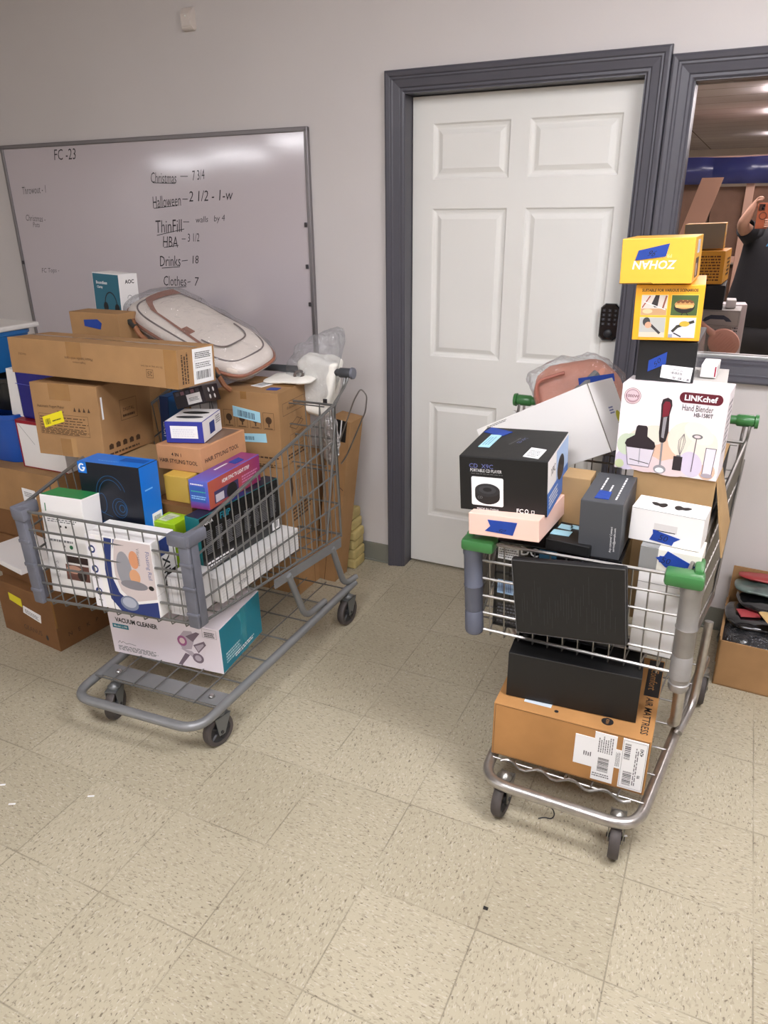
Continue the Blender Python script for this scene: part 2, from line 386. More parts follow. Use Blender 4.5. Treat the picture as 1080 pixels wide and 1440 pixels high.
# six-panel door
doorm = mat('white_door_paint', (224, 223, 218), .38, var=.015, vs=3)
def door():
    bm = bmesh.new(); y = YS
    pan = [(.066, .374, 1.729, 1.930), (.460, .784, 1.729, 1.930), (.067, .402, 1.014, 1.621), (.464, .829-.035, 1.03, 1.622), (.070, .405, .255, .817), (.462, .79, .255, .817)]
    pan = [(.062, .376, 1.729, 1.930), (.450, .786, 1.729, 1.930), (.062, .376, 1.022, 1.621), (.450, .786, 1.022, 1.621), (.062, .376, .262, .817), (.450, .786, .262, .817)]
    xs = [DX0+.003, .062, .376, .450, .786, DX1-.003]; zs = [.012, .262, .817, 1.022, 1.621, 1.729, 1.930, DH-.004]
    hole = {(p[0], p[2]) for p in pan}
    for i in range(5):
        for j in range(7):
            if (xs[i], zs[j]) in hole: continue
            bm.faces.new([bm.verts.new(v) for v in ((xs[i], y, zs[j]), (xs[i+1], y, zs[j]), (xs[i+1], y, zs[j+1]), (xs[i], y, zs[j+1]))])
    for x0, x1, z0, z1 in pan:
        prev = None
        for ins, dep in ((0, 0), (.006, .006), (.016, .009), (.022, .009), (.040, .0015), (.044, .0015)):
            R = [bm.verts.new(v) for v in ((x0+ins, y+dep, z0+ins), (x1-ins, y+dep, z0+ins), (x1-ins, y+dep, z1-ins), (x0+ins, y+dep, z1-ins))]
            if prev:
                for k in range(4): bm.faces.new((prev[k], prev[(k+1) % 4], R[(k+1) % 4], R[k]))
            prev = R
        bm.faces.new(prev)
    bmesh.ops.remove_doubles(bm, verts=bm.verts, dist=1e-5)
    bx(bm, xs[0], xs[-1], y+.012, y+.044, zs[0], zs[-1])
    return struct('door_1', bm, doorm)
dr = door()
# keypad lock
def lock():
    bm = bmesh.new(); cx, cz, w, h, c = .8135, 1.207, .036, .070, .016
    O = [(-w+c, -h), (w-c, -h), (w, -h+c), (w, h-c), (w-c, h), (-w+c, h), (-w, h-c), (-w, -h+c)]
    prev = None
    for s, yy in ((1, 0), (1, -.018), (.93, -.023)):
        R = [bm.verts.new((cx+a*s, YS+yy, cz+b*s)) for a, b in O]
        if prev:
            for k in range(8): bm.faces.new((prev[k], prev[(k+1) % 8], R[(k+1) % 8], R[k]))
        prev = R
    bm.faces.new(prev); bmesh.ops.recalc_face_normals(bm, faces=bm.faces)
    o = link('keypad_lock', bm, mat('black_lock_case', (16, 16, 18), .22, coat=.5)); tag(o, 'black keypad lock with rounded corners mounted on the white door', 'lock')
    bm = bmesh.new(); ms = [mat('lock_keys', (34, 34, 38), .35)]
    for i in range(3):
        for j in range(4):
            bx(bm, cx-.022+i*.022-.006, cx-.022+i*.022+.006, YS-.0245, YS-.0225, cz+.045-j*.017-.005, cz+.045-j*.017+.005, bev=.001)
    c = Canvas(bm, ms, (cx-.036, YS-.0245, cz-.07), (1, 0, 0), (0, 0, 1), (0, -1, 0), .072, .14)
    for k, t in enumerate('123456789*0#'): c.text(t, .195+.305*(k % 3), .821-(k//3)*.1214, .006, paint(150, 150, 155))
    link('keypad', bm, ms, o)
    bm = bmesh.new(); lathe(bm, [(.016, 0), (.016, .004), (.012, .006), (0, .006)], 20, Matrix.Translation((cx, YS-.0225, cz-.042)) @ Matrix.Rotation(PI/2, 4, 'X'))
    link('key_cover', bm, mat('lock_keys', (34, 34, 38), .35), o)
lock()

# window: a dark one-way mirror pane in a grey reveal with a metal stop along the sill
def window():
    bm = bmesh.new(); t = .02
    for a, b, c, d in ((WN0-.001, WN0+.004, WZ0, WZ1), (WN1-.004, WN1, WZ0, WZ1), (WN0, WN1, WZ1-.004, WZ1), (WN0, WN1, WZ0, WZ0+.006)):
        bx(bm, a, b, YW-.004, YG+.03, c, d)
    fr = struct('window_1', bm, casm)
    m = bpy.data.materials.new('mirror_film'); m.use_nodes = True; nt = m.node_tree; nt.nodes.clear(); N = nt.nodes.new
    g = N('ShaderNodeBsdfGlossy'); g.inputs['Roughness'].default_value = 0.0; g.inputs[0].default_value = (.66, .60, .585, 1); d = N('ShaderNodeBsdfDiffuse'); d.inputs[0].default_value = (.03, .028, .028, 1)
    mx = N('ShaderNodeMixShader'); mx.inputs[0].default_value = .93; o = N('ShaderNodeOutputMaterial')
    nt.links.new(d.outputs[0], mx.inputs[1]); nt.links.new(g.outputs[0], mx.inputs[2]); nt.links.new(mx.outputs[0], o.inputs[0])
    bm = bmesh.new(); bx(bm, -.9, .9, 0, .006, WZ0+.004, WZ1-.002)
    Mw = Matrix.Translation((WN0+.87, YG, 0)) @ Matrix.Rotation(math.radians(-.40), 4, 'Z')
    p = link('pane', bm, m, fr, mw=Mw); p['label'] = 'dark mirrored window pane'
    bm = bmesh.new(); bx(bm, WN0+.003, WN1, YG-.022, YG-.004, WZ0+.004, WZ0+.016, bev=.002)
    q = link('sill_strip', bm, mat('sill_strip_metal', (170, 172, 170), .35, .6), fr); q['label'] = 'pale metal strip along the bottom of the pane'
window()

# whiteboard
def whiteboard():
    x0, x1, z1, z0 = -2.275, -.470, 1.932, .74
    t = empty('whiteboard', (0, YW, z0), 0, 'large glossy whiteboard with handwritten stock tallies on the wall', 'whiteboard')
    bm = bmesh.new(); ms = [mat('whiteboard_enamel', (198, 190, 194), .10, coat=.3, spec=.6, var=.015, vs=1.5)]
    bx(bm, x0, x1, YW-.014, YW, z0, z1)
    c = Canvas(bm, ms, (x0, YW-.014, z0), (1, 0, 0), (0, 0, 1), (0, -1, 0), x1-x0, z1-z0, .0003)
    pen = paint(44, 40, 44); faint = paint(72, 66, 68)
    def wr(t_, px, py, h, m=pen, rot=0, w=None, off=-.004, sh=.25):
        p = at(px, py, 'y', YW-.014); c.text(t_, (p.x-x0)/c.w, (p.z-z0)/c.h, h, m, rot, off=off, shear=sh, maxw=w)
    def ul(a, b):
        p, q = at(*a, 'y', YW-.014), at(*b, 'y', YW-.014); c.line([((p.x-x0)/c.w, (p.z-z0)/c.h), ((q.x-x0)/c.w, (q.z-z0)/c.h)], .003, pen)
    for a in (('FC -23', 91, 217, .048, pen, 0, .15), ('Throwout - 1', 48, 267, .035, faint, 2, .17), ('Christmas -', 50, 307, .03, faint, -3, .14), ('Pots', 51, 316, .024, faint, 0, .05), ('FC Tops -', 71, 381, .03, faint, 2, .13),
              ('Christmas', 230, 250, .046, pen, -2, .15), ('7 3/4', 279, 246, .04, pen, 4, .07), ('Halloween', 234, 283, .05, pen, 3, .17), ('2 1/2 - 1-w', 296, 275, .044, pen, 1, .25),
              ('ThinFill', 238, 318, .055, pen, 2, .16), ('walls   by 4', 296, 309, .034, pen, 3, .23), ('HBA', 239, 340, .048, pen, -1, .09), ('3 1/2', 272, 334, .036, pen, 2, .07),
              ('Drinks', 239, 367, .048, pen, 2, .13), ('18', 275, 365, .036, pen, 2, .04), ('Clothes', 246, 395, .046, pen, 1, .14), ('7', 277, 396, .04, pen, 0, .03), ('Toys  7 1/2', 264, 424, .036, faint, 2, .23)): wr(*a)
    for a, b in (((216, 257), (246, 258)), ((217, 293), (249, 289)), ((221, 331), (259, 322)), ((231, 348), (251, 345)), ((228, 377), (253, 375)), ((235, 405), (262, 403)),
                 ((254, 248), (264, 248)), ((257, 280), (264, 280)), ((258, 312), (266, 312)), ((256, 336), (261, 336)), ((256, 367), (264, 366)), ((264, 397), (268, 396))): ul(a, b)
    link('board_panel', bm, ms, t)
    al = mat('aluminium_frame', (140, 136, 138), .4, .7)
    bm = bmesh.new()
    for a, b, e, f in ((x0-.008, x0+.010, z0, z1), (x1-.010, x1+.008, z0, z1), (x0-.008, x1+.008, z1-.010, z1+.008), (x0-.008, x1+.008, z0-.008, z0+.012)): bx(bm, a, b, YW-.022, YW-.001, e, f, bev=.003)
    link('frame', bm, al, t)
    for px, py in ((430, 316), (432, 375), (436, 428), (33, 369)):
        p = at(px, py, 'y', YW-.022); bm = bmesh.new(); bx(bm, p.x-.006, p.x+.006, YW-.027, YW-.021, p.z-.009, p.z+.009, bev=.002); link('clip', bm, mat('dark_clip', (60, 56, 58), .4), t)
    t.matrix_world = Matrix.Translation((0, 0, 0)); t.location = (0, 0, 0)
whiteboard()

# motion sensor
bm = bmesh.new(); p0 = at(267, 27, 'y', YW); w, h = .030, .043
pr = [(0, -h), (.020, -h), (.030, -h+.012), (.032, h*.3), (.018, h*.82), (0, h)]
A = [[bm.verts.new((p0.x+sx*w*(1 if y < .025 else .78), YW-y, p0.z+z)) for y, z in pr] for sx in (-1, 1)]
for k in range(len(pr)-1): bm.faces.new((A[0][k], A[0][k+1], A[1][k+1], A[1][k]))
bm.faces.new(A[0]); bm.faces.new(A[1][::-1]); bmesh.ops.recalc_face_normals(bm, faces=bm.faces)
bmesh.ops.bevel(bm, geom=list(bm.edges), offset=.003, segments=2, affect='EDGES')
ms_ = link('motion_sensor', bm, mat('sensor_plastic', (214, 205, 198), .4)); tag(ms_, 'small white motion sensor high on the bare wall', 'sensor')
bm = bmesh.new(); lathe(bm, [(.004, 0), (.004, .0015), (0, .0022)], 12, Matrix.Translation((p0.x, YW-.031, p0.z+.006)) @ Matrix.Rotation(PI/2, 4, 'X')); link('lens', bm, paint(250, 250, 245, .1), ms_)

# ceiling lights
lampm = emit('lamp_diffuser', (250, 249, 254), LAMP); lfr = mat('lamp_frame', (225, 222, 218), .4)
for i, (x, y) in enumerate(LAMPS):
    t = empty('ceiling_light', (x, y, CEIL), 0, 'long white ceiling light panel let into the tiles', 'ceiling light', 'ceiling light panels')
    if i == 0: bm = bmesh.new(); bx(bm, -.60, .60, -.29, .29, -.085, -.004, bev=.02); LD = link('diffuser', bm, lampm, t)
    else: c = LD.copy(); COL.objects.link(c); c.parent = t
    if i == 0:
        bm = bmesh.new()
        for a, b, c_, d in ((-.62, -.595, -.31, .31), (.595, .62, -.31, .31), (-.62, .62, -.31, -.285), (-.62, .62, .285, .31)): bx(bm, a, b, c_, d, -.012, 0, bev=.002)
        LF = link('frame', bm, lfr, t)
    else: c = LF.copy(); COL.objects.link(c); c.parent = t

# ------------------------------------------------------------------ shopping carts
def lerp(a, b, t): return Vector(a)*(1-t)+Vector(b)*t
def quadpt(q, u, v): return lerp(lerp(q[0], q[1], u), lerp(q[3], q[2], u), v)
def caster(t, pos, ang, r, mfork, mtire, mhub):
    """pos: floor contact; the wheel trails in direction ang"""
    R = Matrix.Translation(Vector(pos)) @ Matrix.Rotation(ang, 4, 'Z')
    bm = bmesh.new()
    for s in (-1, 1):
        P = [(-.012, .001), (.012, .001), (.034, .062+r*.4), (.030, .075+r*.4), (-.028, .075+r*.4), (-.030, .060+r*.4)]
        P = [(a+(.0 if b < .01 else .008), b+r-.012 if b < .01 else max(b+.012, r*2+.002)) for a, b in P]
        F_ = [bm.verts.new((a, s*.018, b)) for a, b in P]; G_ = [bm.verts.new((a, s*.021, b)) for a, b in P]
        bm.faces.new(F_); bm.faces.new(G_)
        for k in range(6): bm.faces.new((F_[k], F_[(k+1) % 6], G_[(k+1) % 6], G_[k]))
    zt = max(b for a, b in P)
    bx(bm, -.022, .040, -.021, .021, zt-.004, zt, bev=.001); lathe(bm, [(.020, zt), (.022, zt+.006), (.014, zt+.012), (.008, zt+.020), (0, zt+.020)], 16, Matrix.Translation((.01, 0, 0)))
    bmesh.ops.recalc_face_normals(bm, faces=bm.faces)
    f = link('caster', bm, mfork, t); f.matrix_parent_inverse = Matrix(); f.matrix_basis = t.matrix_basis.inverted() @ R
    Rx = Matrix.Translation((0, 0, r)) @ Matrix.Rotation(PI/2, 4, 'X')
    bm = bmesh.new(); lathe(bm, [(r*.72, -.013), (r*.93, -.014), (r, -.008), (r, .008), (r*.93, .014), (r*.72, .013), (r*.72, -.013)], 28, Rx); link('tire', bm, mtire, f, True)
    bm = bmesh.new(); lathe(bm, [(r*.72, -.010), (r*.55, -.006), (r*.3, -.006), (r*.28, -.016), (0, -.016)], 20, Rx); lathe(bm, [(r*.72, .010), (r*.55, .006), (r*.3, .006), (r*.28, .016), (0, .016)], 20, Rx)
    for k in range(5):
        a = 2*PI*k/5; d = Vector((math.cos(a), 0, math.sin(a)))
        for s in (-1, 1): tube(bm, [Vector((0, s*.007, r))+d*r*.3, Vector((0, s*.008, r))+d*r*.7], .005, 5)
    tube(bm, [(0, -.024, r), (0, .024, r)], .006, 8); link('hub', bm, mhub, f, True)
def cart(label, B, top, wire, mt, nF, nS, style, base, legs, casters, handle, gm, hm):
    """B / top: basket corners FL FR RR RL at the floor and the rim"""
    t = empty('shopping_cart', ((base[0][0]+base[1][0])/2, (base[0][1]+base[2][1])/2, 0), 0, label, 'shopping cart')
    I = Matrix.Translation(-t.location)
    def add(name, bm, m, smooth=True, lab=None):
        bmesh.ops.transform(bm, matrix=I, verts=bm.verts); o = link(name, bm, m, t, smooth); tag(o, lab); return o
    bm = bmesh.new(); wr = .0026
    faces = [(B[0], B[1], top[1], top[0], nF, 5), (B[1], B[2], top[2], top[1], nS, 4), (B[3], B[0], top[0], top[3], nS, 4), (B[2], B[3], top[3], top[2], nF, 4)]
    for a, b, c, d, nu, nv in faces:
        q = (Vector(a), Vector(b), Vector(c), Vector(d))
        for i in range(1, nu):
            tube(bm, [quadpt(q, i/nu, 0), quadpt(q, i/nu, 1)], wr*.85, 5)
        for j in range(nv+1):
            tube(bm, [quadpt(q, 0, j/nv), quadpt(q, 1, j/nv)], wr*1.5 if 0 < j < nv else wr*1.9, 6)
        for e in (0, 1): tube(bm, [quadpt(q, e, 0), quadpt(q, e, 1)], wr*1.6, 6)
    q = [Vector(v) for v in B]
    for i in range(1, nF): tube(bm, [quadpt(q, i/nF, 0), quadpt(q, i/nF, 1)], wr*.85, 5)
    for j in range(1, 9): tube(bm, [quadpt(q, 0, j/9), quadpt(q, 1, j/9)], wr*1.2, 5)
    for i in range(1, nF):       # wire ends turned under the front edge
        p = quadpt(q, i/nF, 0); tube(bm, [p, p+Vector((0, .004, -.016)), p+Vector((0, .022, -.018))], wr*.85, 5)
    add('basket', bm, wire)
    bm = bmesh.new(); tube(bm, [Vector(top[0])+Vector((0, 0, .002)), Vector(top[3])+Vector((0, 0, .002))], .0055, 8); tube(bm, [Vector(top[1])+Vector((0, 0, .002)), Vector(top[2])+Vector((0, 0, .002))], .0055, 8)
    tube(bm, [Vector(top[0]), Vector(top[1])], .0045, 8); add('top_rail', bm, wire)
    # chassis: a U of tube
    fl, fr, rr, rl = [Vector(v) for v in base]
    bm = bmesh.new(); tube(bm, rounded([rl, fl, fr, rr], .075, 7), .0155, 12); add('chassis', bm, mt)
    # lower tray
    bm = bmesh.new()
    for j in range(7):
        k = j/6; a, b = lerp(fl, rl, .10+.82*k), lerp(fr, rr, .10+.82*k); tube(bm, [a+Vector((0, 0, .012)), b+Vector((0, 0, .012))], .003, 6)
    for i in range(1, 6):
        a, b = lerp(fl, fr, i/6), lerp(rl, rr, i/6); tube(bm, [lerp(a, b, .09)+Vector((0, 0, .017)), lerp(a, b, .93)+Vector((0, 0, .017))], .0026, 6)
    if style == 'chrome':
        a, b = lerp(fl, rl, .07), lerp(fr, rr, .07); P = []
        for k in range(25):
            p = lerp(a, b, .08+.84*k/24); P.append(p+Vector((0, .012*math.sin(k*PI/3), .030))); 
        tube(bm, P, .004, 6)
    add('lower_tray', bm, wire)
    if style != 'chrome':
        a, b = lerp(fl, rl, .15), lerp(fr, rr, .15); bm = bmesh.new(); d = (rl-fl).normalized()*.033
        v = [bm.verts.new(x) for x in (a-d, b-d, b+d, a+d)]; f = bm.faces.new(v); r = bmesh.ops.extrude_face_region(bm, geom=[f]); bmesh.ops.translate(bm, verts=[x for x in r['geom'] if isinstance(x, bmesh.types.BMVert)], vec=(0, 0, .004)); bmesh.ops.recalc_face_normals(bm, faces=bm.faces)
        o = add('crossbar', bm, mt, False)
        for s in (.12, .88):
            bm = bmesh.new(); p = lerp(a, b, s); lathe(bm, [(.012, .004), (.012, .006), (.008, .012), (0, .013)], 12, Matrix.Translation(p-t.location)); link('bolt', bm, mat('steel_bolt', (190, 190, 188), .25, 1), o, True)
    for a, b, c, d in legs:
        bm = bmesh.new(); tube(bm, rounded([a, b, c], .05, 6), d, 10); add('leg', bm, mt)
    for s, (k0, k1) in enumerate(((1, 2), (0, 3))):     # side bracket the legs hang from
        bm = bmesh.new(); a, b = lerp(B[k0], B[k1], .46), lerp(B[k0], B[k1], .99); sx = .004 if s == 0 else -.004
        v = [bm.verts.new(x) for x in (a+Vector((sx, 0, -.012)), b+Vector((sx, 0, -.012)), b+Vector((sx, 0, -.052)), a+Vector((sx, 0, -.046)))]
        f = bm.faces.new(v); r = bmesh.ops.extrude_face_region(bm, geom=[f]); bmesh.ops.translate(bm, verts=[x for x in r['geom'] if isinstance(x, bmesh.types.BMVert)], vec=(-sx*1.4, 0, 0)); bmesh.ops.recalc_face_normals(bm, faces=bm.faces); add('side_bracket', bm, mt, False)
    tm = mat('caster_rubber', (72, 66, 64), .6, var=.15, vs=20); hb = mat('caster_hub', (42, 42, 44), .5); fm = mat('caster_fork_steel', (150, 148, 142), .35, .8)
    for pos, ang, r in casters: caster(t, pos, ang, r, fm if style == 'chrome' else mat('caster_fork_grey', (112, 114, 114), .4, .5), tm, hb)
    # handle and its uprights
    hl, hr = [Vector(v) for v in handle]
    bm = bmesh.new(); tube(bm, [hl, hr], .014, 14); d = (hr-hl).normalized()
    tube(bm, [hr-d*.055, hr-d*.05, hr-d*.008, hr], [.015, .019, .019, .015], 14); tube(bm, [hl, hl+d*.008, hl+d*.05, hl+d*.055], [.015, .019, .019, .015], 14)
    h_ = add('handle', bm, hm)
    for e, k, s in ((hr, 2, 1), (hl, 3, -1)):
        bm = bmesh.new(); q = e-d*s*.012; bb, tt = Vector(B[k]), Vector(top[k])
        tube(bm, rounded([q, q+Vector((-.004*s, -.03, -.045)), tt+Vector((0, -.015, .0)), lerp(tt, bb, 1.02)], .03, 5), .0048, 8)
        q2 = e-d*s*.028
        tube(bm, rounded([q2, q2+Vector((-.004*s, -.012, -.05)), tt+Vector((-.012*s, .012, -.02)), lerp(tt, bb, .95)+Vector((-.008*s, .012, 0))], .03, 5), .0048, 8)
        tube(bm, [tt+Vector((.004*s, -.005, -.05)), lerp(lerp(B[1 if s > 0 else 0], bb, .86), bb, 0)+Vector((.006*s, 0, 0))], .0045, 8)
        add('upright', bm, wire)
        bm = bmesh.new(); tube(bm, [e-d*s*.002, e+d*s*.008], [.023, .021], 14); add('handle_end', bm, gm if style != 'chrome' else hm)
    # folded child seat behind the handle
    bm = bmesh.new(); a, b = Vector(top[3]), Vector(top[2])
    for k in range(5):
        p = lerp(a, b, .06+.22*k); tube(bm, rounded([p+Vector((0, -.03, .0)), p+Vector((0, -.045, -.12)), p+Vector((0, -.03, -.24))], .04), .0028, 6)
    for z in (.0, -.08, -.16, -.23): tube(bm, [lerp(a, b, .03)+Vector((0, -.036, z)), lerp(a, b, .97)+Vector((0, -.036, z))], .003, 6)
    add('child_seat', bm, wire)
    if style != 'chrome':       # loose wire loop hanging at the rear corner
        bm = bmesh.new(); q = [at(*p, 'y', -.335) for p in ((472, 655), (476, 625), (498, 562), (507, 546), (516, 556), (514, 578), (500, 612), (488, 640), (480, 652))]; tube(bm, rounded(q, .015, 4), .003, 6); add('wire_loop', bm, cw)
    # corner guards
    for k, s in ((0, -1), (1, 1)):
        bb, tt = Vector(B[k]), Vector(top[k]); ax = (tt-bb).normalized(); L_ = (tt-bb).length
        if style == 'chrome':
            bm = bmesh.new(); P = []; R_ = []
            for z, r in ((((-.045, .022), (-.035, .026), (-.022, .027), (-.02, .024), (-.006, .024), (-.004, .028)) if s > 0 else ((-.012, .022), (-.006, .026))) + ((.0, .027), (.06, .026), (.063, .024), (.068, .026), (.14, .026), (.143, .028), (.148, .026), (L_-.04, .026), (L_-.036, .028), (L_-.012, .028))):
                P.append(bb+ax*z+Vector((.016 if s > 0 else -.004, -.004, 0))); R_.append(r)
            tube(bm, P, R_, 14); add('corner_post', bm, mat('scuffed_grey_post', (150, 147, 144), .45, .35, var=.12, vs=18) if s > 0 else mat('blue_grey_post', (92, 96, 110), .45, var=.08, vs=14))
            bm = bmesh.new(); bx(bm, -.062 if s > 0 else -.030, .030 if s > 0 else .062, -.032, .026, -.020, .014, bev=.009); bx(bm, .002 if s > 0 else -.026, .026 if s > 0 else -.002, .0, .085, -.014, .022, bev=.008)
            bmesh.ops.transform(bm, matrix=Matrix.Translation(tt+Vector((.012 if s > 0 else 0, -.004, .002))), verts=bm.verts); add('corner_cap', bm, gm, lab='green plastic corner cap')
        else:
            bm = bmesh.new(); rot = Matrix((Vector((1, 0, 0)), Vector((0, 1, 0)), ax)).transposed().to_4x4()
            x0, x1 = (-.030, .010) if s > 0 else (-.010, .030)
            bx(bm, x0, x1, -.012, .006, -.010, L_-.012, bev=.005); bx(bm, -.006 if s > 0 else -.010, .010 if s > 0 else .006, -.010, .036, -.010, L_-.012, bev=.005)
            for z in (.03, .12, .20): bx(bm, x0-.002, x1+.002, -.0145, .0, z, z+.014, bev=.004)
            bx(bm, x0-.034*(s > 0), x1+.012*(s < 0), -.018, .014, L_-.030, L_+.010, bev=.007); bx(bm, -.014 if s > 0 else -.018, .018 if s > 0 else .014, -.014, .070, L_-.026, L_+.014, bev=.007)
            bmesh.ops.transform(bm, matrix=Matrix.Translation(bb) @ rot, verts=bm.verts); add('corner_guard', bm, gm)
    return t
cw = mat('chrome_wire', (150, 147, 143), .34, .9); ct = mat('worn_chrome_tube', (184, 180, 175), .33, .9, var=.12, vs=40, bump=.1, bs=60); gg = mat('green_plastic', (58, 116, 62), .35)
gp = mat('grey_plastic_guard', (104, 106, 116), .5, var=.14, vs=16); gw = mat('grey_coated_wire', (122, 122, 120), .35, .6); gt = mat('grey_painted_tube', (132, 133, 134), .4, .35, var=.06, vs=15)
LB = [(-.660, -1.335, .458), (-.076, -1.252, .458), (-.030, -.43, .430), (-.740, -.43, .430)]
LT = [(-.680, -1.330, .765), (-.074, -1.262, .752), (-.034, -.44, .955), (-.790, -.44, .955)]
cart('grey shopping cart piled with boxes below the whiteboard', LB, LT, gw, gt, 12, 24, 'grey',
     [(-.545, -1.375, .135), (-.055, -1.345, .135), (-.030, -.330, .165), (-.600, -.330, .165)],
     [(Vector((-.045, -.80, .42)), Vector((-.052, -.69, .185)), Vector((-.048, -.55, .185)), .0125), (Vector((-.034, -.50, .40)), Vector((-.038, -.405, .19)), Vector((-.030, -.315, .185)), .0125),
      (Vector((-.66, -.80, .42)), Vector((-.575, -.69, .185)), Vector((-.58, -.55, .185)), .0125), (Vector((-.69, -.50, .40)), Vector((-.59, -.405, .19)), Vector((-.60, -.315, .185)), .0125)],
     [((-.066, -1.235, 0), 1.35, .056), ((-.475, -1.270, 0), 1.9, .056), ((-.034, -.395, 0), 1.5, .060), ((-.590, -.395, 0), 1.5, .060)],
     [(-.79, -.315, 1.040), (-.030, -.300, 1.046)], gp, mat('dark_grey_handle', (62, 64, 68), .45))
RB = [(.715, -.985, .500), (1.252, -.985, .500), (1.332, -.36, .480), (.625, -.36, .480)]
RT = [(.702, -.990, .775), (1.246, -.990, .780), (1.342, -.34, .950), (.615, -.34, .950)]
cart('chrome shopping cart with green handle and corner caps', RB, RT, cw, ct, 13, 26, 'chrome',
     [(.810, -1.170, .130), (1.228, -1.178, .130), (1.345, -.320, .160), (.800, -.320, .160)],
     [(Vector((1.274, -.978, .475)), Vector((1.278, -.90, .29)), Vector((1.272, -.74, .168)), .0150), (Vector((1.326, -.62, .47)), Vector((1.322, -.66, .20)), Vector((1.292, -.78, .166)), .0130),
      (Vector((.85, -.93, .49)), Vector((.84, -.86, .24)), Vector((.82, -.78, .163)), .0130), (Vector((.64, -.62, .47)), Vector((.80, -.66, .20)), Vector((.805, -.78, .166)), .0130)],
     [((1.180, -1.150, 0), 1.62, .058), ((.862, -1.135, 0), 1.48, .058), ((1.345, -.350, 0), 1.62, .060), ((.800, -.350, 0), 1.62, .060)],
     [(.605, -.275, 1.000), (1.362, -.275, 1.003)], gg, gg)

# ------------------------------------------------------------------ boxes
KRAFT = card('kraft_board', (164, 127, 87)); KRAFT2 = card('pale_kraft_board', (178, 146, 104)); KRAFT3 = card('dark_kraft_board', (122, 86, 54)); KRAFTO = card('orange_kraft_board', (174, 127, 77))
BLK = mat('black_matt_card', (15, 15, 16), .5, var=.1, vs=20, bump=.08, bs=30); BLKG = mat('black_gloss_card', (16, 16, 18), .25, coat=.3, bump=.1, bs=14)
WCARD = mat('white_card', (238, 236, 234), .45, bump=.05, bs=20); DGREY = mat('charcoal_card', (70, 72, 76), .5); BROWNINK = paint(70, 48, 28, .7)
def carton_tape(b, k, u0, v0, u1, v1): b.on(k).rect(u0, v0, u1, v1, CLEARTAPE)

# ---- right cart, lower tray
b = Box('air_mattress_carton', (.423, .40, .178, 1.016, -.879, .1555, .017, 0, 0), {'*': KRAFTO}, 'brown air mattress carton on the lower tray of the green-handled cart')
c = b.on('t'); c.rect(.900, .50, .995, .98, INK); c.text('AIR MATTRESS', .945, .27, .020, INK, -90, off=.012, maxw=.17, stretch=1.1); c.text('Comfort', .947, .72, .022, KRAFTO, -90, maxw=.12)
c.ell(.72, .10, .016, .016, INK); c.ell(.40, .07, .006, .006, INK); c.rect(.18, .09, .36, .16, paint(196, 206, 214)); c.text('KIN', .72, .10, .008, KRAFTO, -90)
b.on('f').frame(.012, .02, .988, .975, .0012, BROWNINK)
s = b.sticker('shipping_label', 'f', [(.545, .28), (.665, .28), (.665, .82), (.545, .82)], LABEL); s.words(.5, .35, .95, .5, 4, INK, rot90=True, seed=4)
s = b.sticker('shipping_label', 'f', [(.665, .06), (.80, .06), (.80, .95), (.665, .95)], LABEL, lift=.0022); s.bars(.25, .2, .75, .5, INK, 16, across=True); s.words(.2, .6, .9, .95, 7, GREY, rot90=True, seed=5); s.words(.05, .08, .95, .17, 2, GREY, seed=6)
s = b.sticker('shipping_label', 'f', [(.835, .05), (.985, .05), (.985, .96), (.835, .96)], LABEL, lift=.0026); s.bars(.15, .08, .5, .36, INK, 14, across=True); s.bars(.10, .60, .34, .92, INK, 14, across=True); s.text('4243', .78, .80, .009, INK, 90, off=.02); s.text('90', .78, .30, .008, INK, 90, off=.02); s.words(.55, .1, .7, .9, 2, GREY, rot90=True); s.frame(.04, .03, .96, .97, .0008, GREY)
s = b.sticker('shipping_label', 'f', [(.80, .38), (.835, .38), (.835, .72), (.80, .72)], LABEL, lift=.0018); s.words(.1, .1, .9, .9, 4, GREY, rot90=True)
b.done()
b = Box('black_box', (.353, .19, .143, .999, -.932, .3355, .065, 0, 0), {'*': BLK}, 'plain black box lying on top of the air mattress carton', bev=.0012)
b.on('t').rect(.03, .06, .97, .94, paint(10, 10, 11)); b.on('f').line([(0, .985), (1, .985)], .0015, paint(60, 60, 62)); b.done()  # darker inset on top paints the shade of an open interior

# ---- right cart, inside the basket
b = Box('black_carton', (.335, .33, .270, .922, -.795, .506, 0, 0, 0), {'*': BLKG}, 'black carton at the bottom of the chrome basket behind the hanging panel', bev=.002)
c = b.on('f'); c.rect(.02, .80, .20, .97, WHT); c.text('DC', .28, .93, .026, WHT, off=.015); c.rect(.36, .88, .50, .98, paint(40, 84, 110)); c.rect(.03, .40, .17, .56, paint(150, 178, 206)); c.bars(.04, .42, .16, .54, paint(60, 80, 120), 12)
c.words(.03, .82, .19, .95, 5, GREY); c.words(.04, .06, .3, .3, 6, paint(90, 90, 96)); b.done()
b = Box('white_carton', (.108, .15, .245, 1.189, -.857, .506, -.06, 0, 0), {'*': WCARD}, 'tall white carton standing behind the right-hand wires of the chrome basket'); b.on('f').line([(0, .86), (1, .86)], .0012, GREY); b.done()
b = Box('two_tone_box', (.147, .10, .064, 1.203, -.884, .7525, -.064, 0, 0), {'*': mat('warm_white_card', (232, 228, 216), .45)}, 'grey and white box with blue tape under the white carry box')
b.on('f').rect(0, 0, .30, 1, mat('mid_grey_card', (140, 140, 138), .5)); b.on('t').rect(0, 0, .30, 1, mat('mid_grey_card', (140, 140, 138), .5))
b.tape('f', [(.27, .62), (.44, .28), (.60, .18), (.60, .32), (.95, .50), (.45, .98), (.40, .74)], None); c = b.on('f'); b.kids[-1]
